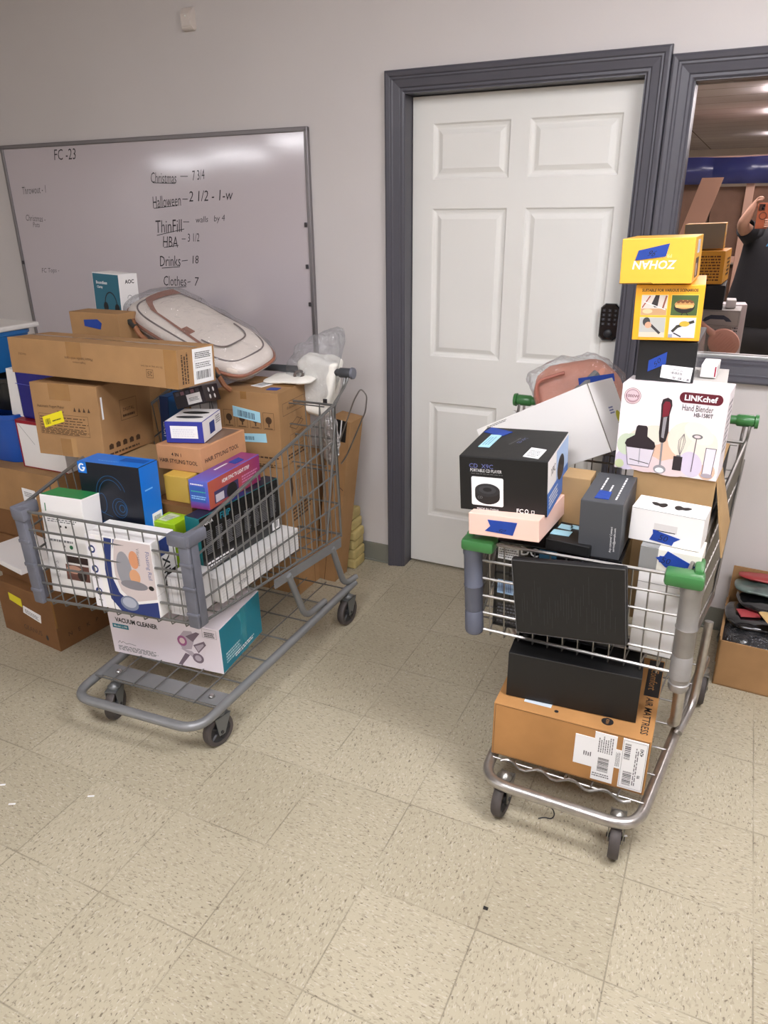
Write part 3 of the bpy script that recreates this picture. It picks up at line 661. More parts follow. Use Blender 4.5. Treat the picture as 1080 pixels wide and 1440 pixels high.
c = b.sticker('tape', 'f', [(.33, .45), (.55, .40), (.55, .70), (.33, .72)], TAPE, lift=.0022); c.text('50', .5, .5, .016, PEN, 0, off=-.005, shear=.2)
b.done()
b = Box('white_carry_box', (.176, .094, .091, 1.183, -.863, .8185, -.11, 0, 0), {'*': WCARD}, 'white box printed with two black shoe prints and blue tape on its front')
c = b.on('t')
for u, f_ in ((.33, 1), (.66, -1)):
    P = []
    for i in range(28):         # sole outline: heel, waist, ball
        a = 2*PI*i/28; x = math.cos(a); y = math.sin(a)*(.75+.25*x*f_-.35*math.exp(-(x*3)**2)); P.append((u+.115*x, .48+.24*y+.06*(x*x-.5)-.03*x*f_))
    c.poly(P, INK)
c.words(.42, .12, .62, .17, 1, GREY); c = b.on('f'); c.rect(.34, .40, .66, .62, paint(216, 212, 210)); c.rect(.34, .395, .64, .42, INK); c.line([(0, .97), (1, .97)], .0008, GREY)
b.tape('f', [(.30, .10), (.62, .04), (.64, .16), (.72, .28), (.33, .42), (.34, .3)], None); c = b.sticker('tape', 'f', [(.38, .14), (.60, .12), (.60, .30), (.38, .33)], TAPE, lift=.0022); c.text('50', .5, .5, .016, PEN, -4, off=-.005, shear=.2)
b.done()
b = Box('charcoal_box', (.106, .225, .155, 1.030, -.848, .778, -.026, .015, -.03), {'*': DGREY}, 'charcoal grey box standing upright beside the white carry box')
c = b.on('f'); c.text('Any concerns? Contact', .78, .36, .007, WHT, 90, maxw=.085); c.text('service@pennybt.com', .86, .36, .007, WHT, 90, maxw=.085)
c = b.on('t'); 
for u, l in ((.30, .88), (.52, .72), (.76, .95)): c.words(u, .12, u+.05, l, 1, WHT, rot90=True, fill=.8, seed=int(u*100))
for k in range(9): b.on('r').line([(.15, .10+.09*k), (.8, .18+.09*k)], .0012, paint(110, 112, 116))
b.tape('t', [(.28, .10), (.62, .10), (.60, .34), (.30, .36)], None); b.done()
b = Box('flat_black_box', (.118, .13, .030, .955, -.905, .7775, -.1, 0, 0), {'*': BLK}, 'flat black box with pale blue labels between pink box and charcoal box')
for q in ([(.0, .25), (.42, .30), (.42, .55), (.0, .5)], [(.05, .62), (.35, .62), (.35, .85), (.05, .85)], [(.30, .72), (.75, .76), (.75, .92), (.30, .90)]): b.sticker('label', 't', q, AQUA)
b.done()
b = Box('small_kraft_box', (.078, .085, .150, .926, -.755, .7775, 0, 0, 0), {'*': KRAFT2}, 'small plain kraft box tucked between the CD player box and the charcoal box'); b.done()
b = Box('pink_box', (.193, .293, .060, .800, -.888, .812, -.052, -.045, -.068), {'*': mat('pink_card', (240, 200, 184), .5)}, 'flat pink box with blue tape resting on the basket rim under the black box')
b.tape('f', [(.24, .25), (.64, .18), (.70, .78), (.28, .78), (.32, .5)], '50', 3, .014); b.done()
b = Box('disc_player_box', (.235, .263, .153, .773, -.859, .8745, .019, .030, -.050), {'*': BLK, 'r': WCARD}, 'black CD player box on top of the pink box, picture on its front')
c = b.on('f'); c.text('CD  X9C', .255, .835, .012, paint(96, 104, 160), off=.006); c.text('PORTABLE CD PLAYER', .31, .755, .0085, WHT, maxw=.085); c.words(.14, .69, .52, .705, 1, GREY)
P = []
for sx, sy, a0 in ((1, -1, -90), (1, 1, 0), (-1, 1, 90), (-1, -1, 180)):
    for k in range(5): a = math.radians(a0+22.5*k); P.append((.325+sx*(.165)+.02*math.cos(a), .375+sy*.235+.03*math.sin(a)))
c.poly(P, WHT); c.ell(.325, .28, .034, .022, INK); c.poly([(.18, .28), (.47, .28), (.47, .40), (.18, .40)], INK); c.ell(.325, .40, .034, .019, paint(40, 40, 43)); c.ell(.325, .41, .024, .012, paint(58, 58, 62)); c.ell(.325, .412, .012, .006, paint(20, 20, 22)); c.text('CD', .24, .26, .007, GREY)
c.text('MADE IN CHINA', .33, .045, .006, WHT, maxw=.06); c.text('FC', .70, .075, .012, WHT, off=.02)
c.line([(.775+.018*math.cos(t*PI/4), .075+.036*math.sin(t*PI/4)) for t in range(8)], .002, WHT, True); c.frame(.83, .05, .86, .10, .0012, WHT); c.line([(.82, .03), (.87, .03)], .0016, WHT)
c = b.on('r'); c.rect(0, 0, 1, .42, paint(70, 116, 190)); c.rect(.4, .42, 1, .95, paint(170, 196, 230)); c.ell(.62, .55, .045, .035, INK); c.text('X9C', .25, .72, .02, INK); c.words(.08, .1, .5, .35, 4, WHT)
c = b.on('t'); c.text('CD X9C', .55, .60, .010, paint(110, 116, 160), 75); c.text('MADE IN CHINA', .48, .56, .006, GREY, 75)
b.tape('t', [(.02, .80), (.28, .70), (.36, .86), (.06, .98)], None); b.sticker('label', 't', [(.12, .30), (.25, .30), (.27, .72), (.14, .72)], AQUA).words(.15, .15, .85, .85, 3, paint(110, 160, 180), rot90=True); s = b.sticker('label', 't', [(.70, .10), (.88, .06), (.90, .34), (.72, .38)], LABEL); s.words(.1, .1, .9, .8, 5, GREY)
b.done()
b = Box('white_flat_carton', (.41, .17, .2064, .843, -.551, .872, -.274, -.0623, -.504), {'*': mat('matt_white_card', (240, 238, 235), .5)}, 'big plain white carton tilted on its edge behind the CD player box')
c = b.on('r'); c.line([(.01, 0), (.01, 1)], .006, paint(120, 112, 100)); c.ell(.72, .42, .016, .022, paint(196, 190, 20)); c.rect(.62, .30, .74, .36, INK); c.words(.45, .5, .62, .62, 3, paint(70, 90, 150)); c = b.on('f'); c.words(.10, .95, .30, .985, 2, GREY)
b.done()

b = Box('kraft_carton', (.209, .375, .452, 1.184, -.568, .505, -.06, 0, 0), {'*': KRAFT2, 'r': BLK}, 'brown carton with an open side flap under the hand blender box')
c = b.on('f'); c.text('HANDLE WITH CARE', .55, .81, .014, BROWNINK, maxw=.10); c.ell(.25, .80, .010, .016, BROWNINK); c.ell(.25, .80, .007, .012, KRAFT2); c.words(.3, .72, .8, .76, 1, BROWNINK)
o = b.done()
bm = bmesh.new(); ms = [KRAFT2]; Q = [Vector(v) for v in ((.108, -.185, .452), (.108, -.06, .452), (.150, -.06, .30), (.150, -.185, .24))]
A = [bm.verts.new(v) for v in Q]; B_ = [bm.verts.new(v+Vector((-.004, 0, -.001))) for v in Q]; bm.faces.new(A); bm.faces.new(B_[::-1])
for k in range(4): bm.faces.new((A[k], B_[k], B_[(k+1) % 4], A[(k+1) % 4]))
bmesh.ops.recalc_face_normals(bm, faces=bm.faces)
nrm = (Q[1]-Q[0]).cross(Q[3]-Q[0]).normalized(); nrm = nrm if nrm.x > 0 else -nrm
c = Canvas(bm, ms, Q[3], Vector((0, 1, 0)), (Q[0]-Q[3]).normalized(), nrm, .125, (Q[0]-Q[3]).length); c.rect(.08, .38, .42, .72, paint(226, 200, 30)); c.rect(.42, .45, .62, .9, paint(60, 70, 120)); c.rect(.62, .3, .98, .75, paint(214, 214, 220))
c = Canvas(bm, ms, Q[0]+Vector((0, .0, 0)), Vector((0, 1, 0)), (Q[3]-Q[0]).normalized(), -nrm, .125, (Q[0]-Q[3]).length)
link('flap', bm, ms, o)

b = Box('hand_blender_box', (.261, .113, .234, 1.151, -.706, .9585, -.0925, 0, -.01), {'*': mat('blush_white_card', (240, 231, 233), .35)}, 'white hand blender box printed with the blender and its attachments')
c = b.on('f'); PK = paint(226, 204, 204); LV = paint(208, 198, 216); CR = paint(226, 220, 204); OR = paint(224, 186, 160); GRN = paint(200, 212, 186); MAR = paint(96, 20, 36)
for u, v, rx, ry, m, ro in ((.12, .12, .03, .03, LV, 0), (.30, .42, .055, .028, CR, 20), (.22, .30, .05, .03, GRN, -15), (.45, .20, .05, .035, OR, 30), (.58, .32, .04, .05, OR, 0), (.70, .42, .055, .05, CR, -30), (.82, .30, .035, .06, paint(230, 222, 208), -20), (.62, .10, .06, .025, PK, 10),
                            (.90, .10, .02, .022, OR, 0), (.10, .30, .024, .03, GRN, 0), (.74, .16, .028, .035, LV, 20), (.30, .10, .045, .025, PK, 0), (.05, .06, .012, .012, paint(196, 206, 160), 0), (.78, .52, .04, .025, paint(236, 228, 214), -30)): c.ell(u, v, rx, ry, m, 20, ro)
c.ell(.11, .865, .0215, .0215, MAR); c.ell(.11, .865, .0205, .0205, PK); c.ell(.11, .865, .018, .018, paint(176, 140, 150)); c.ell(.11, .87, .015, .014, paint(214, 192, 198)); c.text('1000W', .11, .865, .008, MAR, off=.01, maxw=.033)
P = []
for cx, a0 in ((.905, -90), (.60, 90)):
    for k in range(9): a = math.radians(a0+22.5*k); P.append((cx+.045*math.cos(a), .905+.058*math.sin(a)))
c.poly(P, MAR); c.text('LINKchef', .752, .905, .015, WHT, off=.03, maxw=.078, stretch=1.2)
c.text('Hand Blender', .735, .795, .016, paint(60, 50, 56), maxw=.074); c.text('HB-1580T', .795, .725, .011, paint(50, 42, 48), off=.015, maxw=.045)
dk = paint(44, 34, 38)
c.poly([(.395, .80), (.405, .86), (.45, .885), (.49, .86), (.50, .80), (.485, .70), (.495, .50), (.48, .39), (.45, .36), (.42, .38), (.405, .48), (.405, .66)], dk); c.poly([(.413, .80), (.43, .84), (.47, .84), (.486, .80), (.475, .68), (.42, .66)], paint(120, 26, 44)); c.poly([(.43, .66), (.465, .67), (.458, .42), (.432, .43)], paint(150, 146, 150))
c.poly([(.440, .37), (.458, .37), (.464, .10), (.446, .10)], paint(140, 136, 140)); c.ell(.455, .055, .016, .012, paint(150, 146, 150)); c.ell(.455, .045, .011, .007, WHT)
c.poly([(.10, .28), (.38, .28), (.345, .06), (.135, .06)], paint(216, 208, 216)); c.line([(.10, .28), (.135, .06), (.345, .06), (.38, .28)], .0016, paint(90, 80, 92)); c.line([(.24, .27), (.245, .09)], .003, paint(170, 166, 174)); c.line([(.15, .13), (.34, .10)], .002, dk)
c.poly([(.085, .31), (.10, .36), (.175, .42), (.185, .52), (.20, .54), (.28, .54), (.295, .52), (.30, .42), (.375, .36), (.39, .31), (.37, .27), (.11, .27)], dk)
for d in (-.022, -.01, .01, .022): c.line([(.63, .25), (.63+d, .33), (.635+d*1.4, .42), (.645, .50)], .001, paint(110, 100, 108))
c.rect(.575, .07, .66, .235, dk); c.rect(.60, .235, .64, .25, GREY); c.ell(.77, .485, .013, .0065, GREY); c.ell(.77, .485, .008, .0035, PK); c.line([(.765, .46), (.755, .08)], .0022, paint(110, 100, 110))
c.poly([(.865, .37), (1-.045, .37), (.945, .07), (.86, .07)], paint(222, 216, 224)); c.line([(.865, .37), (.86, .07), (.945, .07), (.958, .37), (.865, .37)], .0016, paint(90, 80, 92)); c.ell(.903, .055, .014, .006, paint(170, 160, 170))
k_ = b.on('k'); k_.ell(.2, .85, .018, .018, paint(180, 160, 164)); k_.words(.1, .1, .5, .7, 10, GREY); r_ = b.on('r'); r_.words(.15, .3, .85, .9, 9, paint(150, 140, 146))
b.done()
b = Box('grey_striped_box', (.145, .18, .160, 1.165, -.545, .958, 0, 0, 0), {'*': mat('pale_grey_card', (186, 182, 176), .5)}, 'pale grey striped box behind the hand blender box, seen in the window mirror', bev=.001)
for k in range(7): b.on('k').rect(.08+.125*k, .1, .10+.125*k, .92, GREY)
b.done()
b = Box('device_box', (.165, .19, .0705, 1.180, -.545, 1.1195, 0, 0, 0), {'*': mat('pale_grey_card', (186, 182, 176), .5)}, 'grey box printed with a dark handheld tool, seen in the window mirror', bev=.001)
c = b.on('k'); c.frame(.03, .06, .97, .94, .001, GREY); c.poly([(.18, .3), (.32, .3), (.38, .42), (.72, .42), (.85, .25), (.92, .3), (.86, .5), (.72, .68), (.40, .68), (.26, .5)], paint(60, 66, 84)); b.done()
b = Box('small_white_box', (.040, .10, .034, 1.215, -.560, 1.1935, -.05, 0, 0), {'*': WCARD}, 'small white box with a red strip beside the black box')
b.on('r').rect(.04, .1, .14, .9, paint(150, 40, 60)); b.on('f').rect(.86, .1, .96, .9, paint(150, 40, 60)); b.done()
b = Box('black_box', (.144, .29, .104, 1.112, -.556, 1.1935, -.017, 0, -.01), {'*': BLK, 'r': mat('grey_plastic_window', (150, 148, 146), .12, coat=.5)}, 'black box with blue tape and a white barcode sticker, under the yellow boxes')
b.tape('f', [(.20, .22), (.50, .44), (.50, .74), (.20, .50)], '50', 30, .014); s = b.sticker('barcode_label', 'f', [(.43, .10), (.95, .02), (.97, .38), (.44, .42)], LABEL); s.frame(.06, .35, .86, .92, .0006, GREY); s.bars(.32, .42, .70, .62, INK, 20); s.words(.4, .7, .75, .86, 2, GREY); s.bars(.42, .06, .96, .26, INK, 24, seed=9)
b.on('f').rect(.4, -.0, .62, .05, INK); b.done()
YEL = mat('yellow_card', (244, 184, 66), .35, bump=.03, bs=20); YEL2 = mat('amber_card', (242, 172, 46), .35, bump=.03, bs=20); YELL = mat('pale_yellow_card', (240, 202, 96), .4)
b = Box('yellow_box', (.163, .30, .137, 1.093, -.566, 1.3015, .045, 0, -.028), {'*': YEL2}, 'yellow box printed with four photos of tool uses, second from top of the stack')
c = b.on('f'); c.text('SUITABLE FOR VARIOUS SCENARIOS', .5, .905, .0072, INK, off=.03, maxw=.132)
fr_ = paint(250, 206, 90)
for u, v in ((.10, .46), (.54, .46), (.10, .06), (.54, .06)): c.rect(u-.008, v-.01, u+.388, v+.37, fr_)
# winter scaffold, grill, cleaning board, bench work
c.rect(.10, .46, .48, .82, paint(206, 196, 186)); c.rect(.10, .46, .48, .58, paint(190, 150, 110)); c.poly([(.25, .66), (.30, .82), (.36, .82), (.34, .60), (.30, .60)], paint(50, 44, 44)); c.line([(.12, .60), (.22, .80)], .003, paint(150, 70, 50)); c.line([(.42, .58), (.46, .80)], .004, paint(140, 80, 60)); c.line([(.14, .70), (.46, .56)], .002, paint(230, 226, 220)); c.ell(.2, .53, .012, .006, paint(226, 190, 150))
c.rect(.54, .46, .92, .82, paint(70, 92, 48)); c.ell(.73, .61, .024, .015, paint(30, 28, 26)); c.ell(.73, .655, .023, .011, paint(190, 140, 84)); 
for k in range(7): c.ell(.63+.034*k, .655+.03*((k*3) % 3-1), .005, .004, paint(222, 178, 110)); c.ell(.64+.032*k, .70+.02*(k % 2), .004, .003, paint(120, 74, 40))
c.line([(.72, .52), (.70, .47)], .002, INK); c.line([(.76, .52), (.79, .47)], .002, INK)
c.rect(.10, .06, .48, .42, paint(178, 178, 172)); c.rect(.10, .06, .48, .15, paint(206, 196, 176)); c.line([(.18, .34), (.28, .27), (.40, .14)], .006, paint(58, 54, 56)); c.ell(.20, .34, .009, .011, paint(60, 60, 62)); c.ell(.23, .28, .008, .008, paint(210, 160, 130))
c.rect(.54, .06, .92, .42, paint(206, 206, 216)); c.line([(.60, .18), (.66, .26), (.76, .30), (.88, .35)], .007, paint(52, 50, 40)); c.ell(.76, .31, .012, .007, paint(200, 170, 60)); c.line([(.62, .14), (.72, .08)], .003, paint(44, 40, 44)); c.rect(.54, .06, .60, .12, paint(150, 156, 176))
b.on('k').words(.1, .1, .9, .9, 9, paint(120, 70, 10), seed=8); b.on('r').words(.15, .2, .6, .8, 5, INK, seed=3); b.on('t').line([(.0, .03), (.3, .03), (.4, .05), (1, .05)], .002, paint(120, 80, 10))
b.done()
b = Box('yellow_box', (.170, .23, .107, 1.062, -.626, 1.4420, -.017, 0, -.035), {'*': YEL, 'k': mat('grey_brown_card', (150, 140, 120), .6), 'b': YELL}, 'upside-down yellow box with a strip of blue tape, topmost of the right-hand stack')
c = b.on('f'); c.text('ZOHAN', .47, .42, .0205, WHT, 180, off=.02, shear=.15, maxw=.11); c.text('PROTECTOR', .50, .61, .0085, paint(250, 224, 150), 180, off=.01, maxw=.085)
b.tape('f', [(.20, .52), (.62, .60), (.66, .88), (.24, .74)], '96', 170, .014)
c = b.on('r'); c.rect(.25, .08, .62, .52, paint(60, 44, 50)); c.rect(.3, .12, .45, .4, paint(200, 170, 160)); c.rect(.30, .62, .62, .92, paint(196, 196, 200)); b.on('f').line([(.0, .012), (.45, .02), (.47, .0)], .0016, paint(120, 80, 10))
b.done()
# black panel hooked over the front wires
b = Box('padded_panel', (.2924, .022, .2227, .991, -1.034, .567, -.016, .029, -.1155), {'*': mat('black_ribbed_panel', (19, 19, 20), .5, bump=.35, bs=45)}, 'black ribbed panel in thin plastic hanging over the front of the chrome basket', bev=.006)
c = b.on('f'); hl = paint(46, 46, 48, .4)  # pale strokes paint sheen onto the ribs
for k in range(34): u = .08+.025*k+random.uniform(-.006, .006); a = random.uniform(.1, .5); c.line([(u, a), (u+.004, a+random.uniform(.15, .4))], .0011, hl)
c.frame(.01, .012, .99, .985, .0016, paint(92, 92, 94, .2)); b.done()

# ---- left cart
VAC = mat('vacuum_white_card', (236, 227, 233), .45); TEAL = mat('teal_card', (22, 122, 142), .45)
b = Box('vacuum_cleaner_box', (.449, .28, .177, -.378, -.974, .158, .106, .02, 0), {'*': VAC, 'r': TEAL, 't': VAC}, 'white and teal vacuum cleaner box on the lower tray of the grey cart')
c = b.on('f'); c.text('VACUUM CLEANER', .26, .80, .019, INK, off=.03, maxw=.175); c.rect(.03, .60, .18, .70, TEAL); c.text('Model: L198', .105, .65, .008, WHT, off=.01, maxw=.055); c.line([(.055, .24), (.07, .30), (.085, .25), (.10, .29), (.13, .25), (.16, .27), (.22, .25)], .0014, INK); c.words(.05, .08, .42, .20, 4, GREY)
vb = paint(120, 104, 116); vp = paint(164, 96, 140); vl = paint(186, 174, 184)
c.poly([(.62, .62), (.69, .84), (.76, .86), (.78, .70), (.74, .44), (.66, .40)], vl); c.ell(.665, .60, .019, .021, vp); c.ell(.665, .60, .011, .012, PK); c.poly([(.70, .72), (.80, .86), (.83, .84), (.76, .62)], vb)
c.poly([(.76, .55), (.86, .68), (.875, .60), (.80, .38)], vb); c.poly([(.775, .53), (.85, .62), (.855, .58), (.80, .42)], vl); c.poly([(.64, .42), (.74, .40), (.82, .22), (.79, .16), (.70, .34)], vl); c.ell(.79, .26, .022, .020, vb); c.ell(.79, .26, .013, .012, vl); c.poly([(.60, .02), (.64, .04), (.72, .30), (.68, .33)], vb)
c.words(.87, .80, .96, .92, 3, INK); c.frame(.855, .78, .975, .97, .0008, GREY)
c = b.on('r'); c.poly([(.42, .95), (.50, .70), (.46, .42), (.60, .5), (.55, .9)], paint(60, 150, 166)); c.rect(.50, 0, .62, 1, mat('clear_tape_teal', (40, 134, 150), .15)); c.words(.1, .15, .45, .4, 4, paint(180, 214, 220)); c.words(.3, .1, .8, .2, 2, WHT)
b.done()
b = Box('white_green_box', (.1635, .082, .334, -.566, -1.243, .466, .1, -.07, .0), {'*': WCARD, 't': mat('green_card', (34, 132, 74), .45)}, 'tall white box with green top in the front left of the grey cart')
c = b.on('f'); c.rect(.10, .84, .125, .92, paint(40, 120, 70)); c.words(.12, .74, .85, .78, 2, GREY); c.words(.12, .54, .7, .58, 1, GREY); c.ell(.42, .70, .004, .004, INK); c.ell(.55, .70, .004, .004, INK); c.ell(.62, .50, .007, .007, paint(40, 110, 70)); c.ell(.45, .50, .004, .004, INK)
c.rect(.42, .16, .98, .32, paint(110, 74, 64)); c.ell(.62, .27, .03, .014, paint(196, 150, 130)); c.rect(.45, .34, .98, .41, paint(52, 34, 32)); c.ell(.80, .22, .018, .02, paint(40, 28, 28)); c.text('CUPS', .2, .25, .018, paint(190, 188, 188), 90); b.done()
NV = paint(34, 52, 112); b = Box('white_blue_box', (.2406, .1144, .252, -.324, -1.234, .466, .082, 0, 0), {'*': WCARD}, 'white and blue appliance box at the front centre of the grey cart')
c = b.on('f'); c.rect(0, 0, .16, .985, paint(236, 234, 238))
for v in (.80, .53, .22): c.ell(.08, v, .0125, .0135, NV); c.ell(.085, v, .006, .007, WHT); c.words(.05, v-.13, .12, v-.10, 1, GREY)
c.poly([(.30, .985), (.46, .985), (.36, .70), (.34, .45), (.42, .25), (.62, .12), (1, .22), (1, 0), (.40, 0), (.26, .15), (.24, .55)], NV); c.poly([(.46, .985), (.40, .70), (.39, .50), (.45, .30), (.62, .16), (1, .26), (1, .985)], paint(206, 194, 192)); c.line([(.43, .985), (.37, .70), (.36, .48), (.42, .27)], .005, WHT)
c.ell(.55, .60, .028, .06, paint(150, 150, 156)); c.ell(.72, .75, .018, .03, paint(214, 150, 110)); c.ell(.70, .52, .020, .025, paint(214, 160, 120)); c.ell(.67, .40, .05, .016, paint(130, 128, 134)); c.ell(.93, .40, .010, .008, INK); c.ell(.55, .13, .034, .026, paint(120, 130, 150)); c.ell(.55, .14, .026, .018, paint(170, 176, 190))
c.text('Floating Rail', .93, .70, .018, paint(80, 90, 140), -90, maxw=.10); c.text('Vibration', .80, .80, .011, GREY, -90, maxw=.06)
c = b.on('r'); c.text('XIRO', .55, .52, .034, INK, -90, off=.02, maxw=.11); c.rect(.35, .76, .72, .97, NV); c.rect(.6, .40, .98, .52, INK); c.rect(0, .3, 1, .302, GREY)
b.done()
b = Box('white_box', (.09, .10, .13, -.148, -1.190, .466, .082, 0, 0), {'*': mat('grey_white_card', (206, 204, 204), .45)}, 'plain pale box in the front right corner of the grey cart')
for k in range(4): b.on('f').line([(.15+.22*k, .05), (.15+.22*k, .95)], .001, GREY)
b.done()
BLUE = mat('bright_blue_card', (16, 116, 214), .4); NAVYC = mat('night_blue_card', (10, 16, 30), .35)
b = Box('support_box', (.20, .09, .206, -.43, -1.118, .466, .1, 0, 0), {'*': KRAFT}, 'kraft box standing under the blue headset box'); b.done()
b = Box('headset_box', (.2296, .0972, .219, -.45, -1.122, .674, .1068, -.03, .0), {'*': BLUE, 'f': NAVYC}, 'bright blue and black headset box standing at the front of the grey cart')
c = b.on('f'); c.rect(0, .83, .145, 1, BLUE); gl = paint(240, 244, 250)
c.line([(.07+.045*math.cos(math.radians(a)), .915+.05*math.sin(math.radians(a))) for a in range(60, 330, 30)]+[(.115, .91), (.085, .91)], .005, gl)
ol = paint(30, 86, 134)
def arc(cu, cv, ru, rv, a0, a1, wd=.0016, m=None): c.line([(cu+ru*math.cos(math.radians(a0+(a1-a0)*k/18)), cv+rv*math.sin(math.radians(a0+(a1-a0)*k/18))) for k in range(19)], wd, m or ol)
arc(.50, .50, .25, .33, 20, 185); arc(.50, .50, .20, .27, 30, 180); arc(.62, .35, .12, .15, 0, 360); arc(.64, .35, .09, .11, 0, 360); arc(.66, .35, .045, .055, 0, 360, .0025, paint(30, 84, 130)); arc(.34, .40, .07, .15, 0, 360); c.line([(.28, .28), (.22, .22), (.14, .22)], .0016, ol); c.line([(.28, .26), (.48, .20)], .0014, ol)
c.text('GAMING HEADSET', .5, .10, .013, paint(20, 72, 124), maxw=.14)
c = b.on('r'); c.rect(.2, .62, .6, .64, paint(120, 190, 250)); b.on('t').rect(.55, .45, .95, .8, paint(10, 84, 170)); b.on('t').words(.25, .3, .6, .36, 1, paint(140, 200, 250))
s = b.sticker('barcode_label', 'r', [(.42, .06), (.92, .06), (.92, .24), (.42, .24)], LABEL); s.bars(.12, .25, .88, .75, INK, 18)
b.done()
b = Box('long_white_carton', (.20, .45, .085, -.18, -.895, .462, -.02, 0, 0), {'*': mat('foam_white', (222, 220, 218), .6, bump=.1)}, 'long white carton along the bottom of the grey cart beside the wires')
for k in range(7): b.on('r').line([(0, .1+.13*k), (1, .12+.13*k)], .001, paint(186, 184, 184))
b.on('r').words(.25, .62, .5, .78, 2, GREY); b.on('r').text('KYBN', .25, .35, .014, GREY); b.done()
b = Box('teal_black_box', (.057, .419, .195, -.167, -.91, .549, -.044, 0, .01), {'*': BLKG, 'f': mat('deep_teal_card', (10, 100, 104), .4), 't': mat('navy_black_card', (26, 28, 44), .5)}, 'black fryer box with teal end standing along the right wires of the grey cart')
c = b.on('r'); c.text('NINJA', .10, .86, .016, WHT, off=.01); c.text('FLIP', .30, .87, .022, TEAL, off=.02)
for k in range(8): c.words(.06+.115*k, .32, .14+.115*k, .74, 13, paint(120, 120, 124), seed=k)
c.words(.05, .08, .4, .2, 2, WHT, seed=20); s = b.sticker('barcode_label', 'r', [(.88, .04), (.98, .04), (.98, .24), (.88, .24)], LABEL); s.bars(.2, .2, .8, .8, INK, 8)
b.on('t').rect(.2, .30, .95, .62, paint(30, 40, 96)); b.done()
b = Box('inner_carton', (.17, .30, .18, -.335, -.88, .55, .02, 0, 0), {'*': KRAFT3}, 'dark kraft carton under the lime green box inside the grey cart'); b.done()
LIME = mat('lime_card', (160, 200, 30), .45)
b = Box('lime_box', (.088, .085, .240, -.300, -1.070, .462, .06, 0, 0), {'*': LIME}, 'lime green box between the blue headset box and the teal ended box')
b.on('f').line([(0, .93), (1, .93)], .001, paint(110, 150, 10)); b.on('t').poly([(.1, .2), (.5, .15), (.7, .8), (.2, .9)], paint(196, 206, 170)); b.on('t').words(.2, .3, .6, .7, 4, GREY); b.done()
b = Box('yellow_carton', (.094, .12, .090, -.326, -.944, .7305, .04, 0, 0), {'*': mat('mustard_card', (206, 170, 78), .5)}, 'small plain mustard yellow box under the hair styling tool box'); b.done()
PUR = mat('violet_card', (104, 62, 150), .35)
def grad(name, cols, ax):
    m = bpy.data.materials.new(name); m.use_nodes = True; nt = m.node_tree; tc = nt.nodes.new('ShaderNodeTexCoord'); sp = nt.nodes.new('ShaderNodeSeparateXYZ'); r = nt.nodes.new('ShaderNodeValToRGB')
    nt.links.new(tc.outputs['Generated'], sp.inputs[0]); nt.links.new(sp.outputs[ax], r.inputs[0]); nt.links.new(r.outputs[0], nt.nodes['Principled BSDF'].inputs[0]); nt.nodes['Principled BSDF'].inputs['Roughness'].default_value = .35
    el = r.color_ramp.elements
    for i, (p, c_) in enumerate(cols):
        e = el[i] if i < 2 else el.new(p); e.position = p; e.color = (*lin(c_), 1)
    return m
b = Box('purple_box', (.0719, .3031, .096, -.195, -.9037, .7455, .0433, 0, 0), {'*': grad('violet_print', [(0, (84, 92, 190)), (.5, (120, 64, 130)), (1, (150, 50, 110))], 'Y'), 'r': grad('orange_print', [(0, (176, 88, 66)), (.55, (170, 70, 80)), (1, (140, 36, 100))], 'Y'), 'f': grad('blue_print', [(0, (130, 40, 100)), (.35, (70, 90, 190)), (1, (90, 100, 190))], 'Z')}, 'purple and orange light strip box lying on the teal ended black box')
c = b.on('r'); c.text('HDMI SYNC TV LIGHT STRIP', .52, .76, .013, WHT, off=.02, maxw=.16); c.rect(.10, .12, .55, .55, paint(60, 52, 90)); c.ell(.42, .28, .03, .026, INK); c.rect(.12, .15, .27, .42, paint(196, 190, 200)); c.words(.62, .2, .95, .6, 4, paint(210, 130, 170))
c = b.on('f'); c.rect(.05, .25, .85, .8, paint(50, 90, 170)); c.words(.1, .84, .8, .92, 1, WHT); c.words(.1, .6, .9, .66, 1, paint(60, 190, 140)); c.words(.1, .35, .9, .5, 2, paint(150, 200, 240))
b.on('t').words(.3, .35, .5, .6, 1, WHT, rot90=True); b.tape('t', [(.35, .62), (.75, .60), (.80, .76), (.40, .80)], None); b.done()
b = Box('hair_styler_box', (.1822, .2526, .084, -.343, -.828, .821, .02, 0, -.02), {'*': card('tan_board', (192, 142, 104))}, 'tan hair styling tool box in the middle of the grey cart')
c = b.on('f'); c.text('4 IN 1', .45, .66, .012, INK, off=.012); c.text('HAIR STYLING TOOL', .48, .38, .014, INK, off=.012, maxw=.155); b.on('r').text('HAIR STYLING TOOL', .45, .45, .015, INK, off=.01, maxw=.19); b.on('t').rect(.55, .25, .95, .95, paint(120, 96, 80)); b.done()
b = Box('white_blue_faced_box', (.131, .172, .073, -.362, -.837, .908, .298, 0, -.01), {'*': WCARD, 'f': paint(52, 58, 150, .4)}, 'white box with violet blue front on the hair styling tool box')
b.on('f').rect(.14, .22, .86, .80, WHT); b.on('f').words(.2, .3, .8, .7, 4, paint(220, 220, 226)); c = b.on('t'); c.ell(.5, .34, .048, .017, INK); c.ell(.5, .68, .048, .017, INK); c.ell(.5, .34, .044, .013, paint(60, 60, 64)); c = b.on('r'); c.rect(.35, .2, .62, .75, paint(40, 60, 130)); c.words(.7, .5, .95, .9, 4, GREY); b.done()
b = Box('blue_box', (.035, .11, .186, -.600, -.680, .812, .159, -.03, .05), {'*': mat('mid_blue_card', (36, 96, 160), .4), 'f': paint(30, 60, 110, .4)}, 'thin blue box standing upright right of the yogurt maker carton')
b.on('r').line([(.02, 0), (.02, 1)], .002, paint(20, 50, 90)); b.on('f').text('LIGHTS', .5, .35, .012, WHT, 90); b.done()
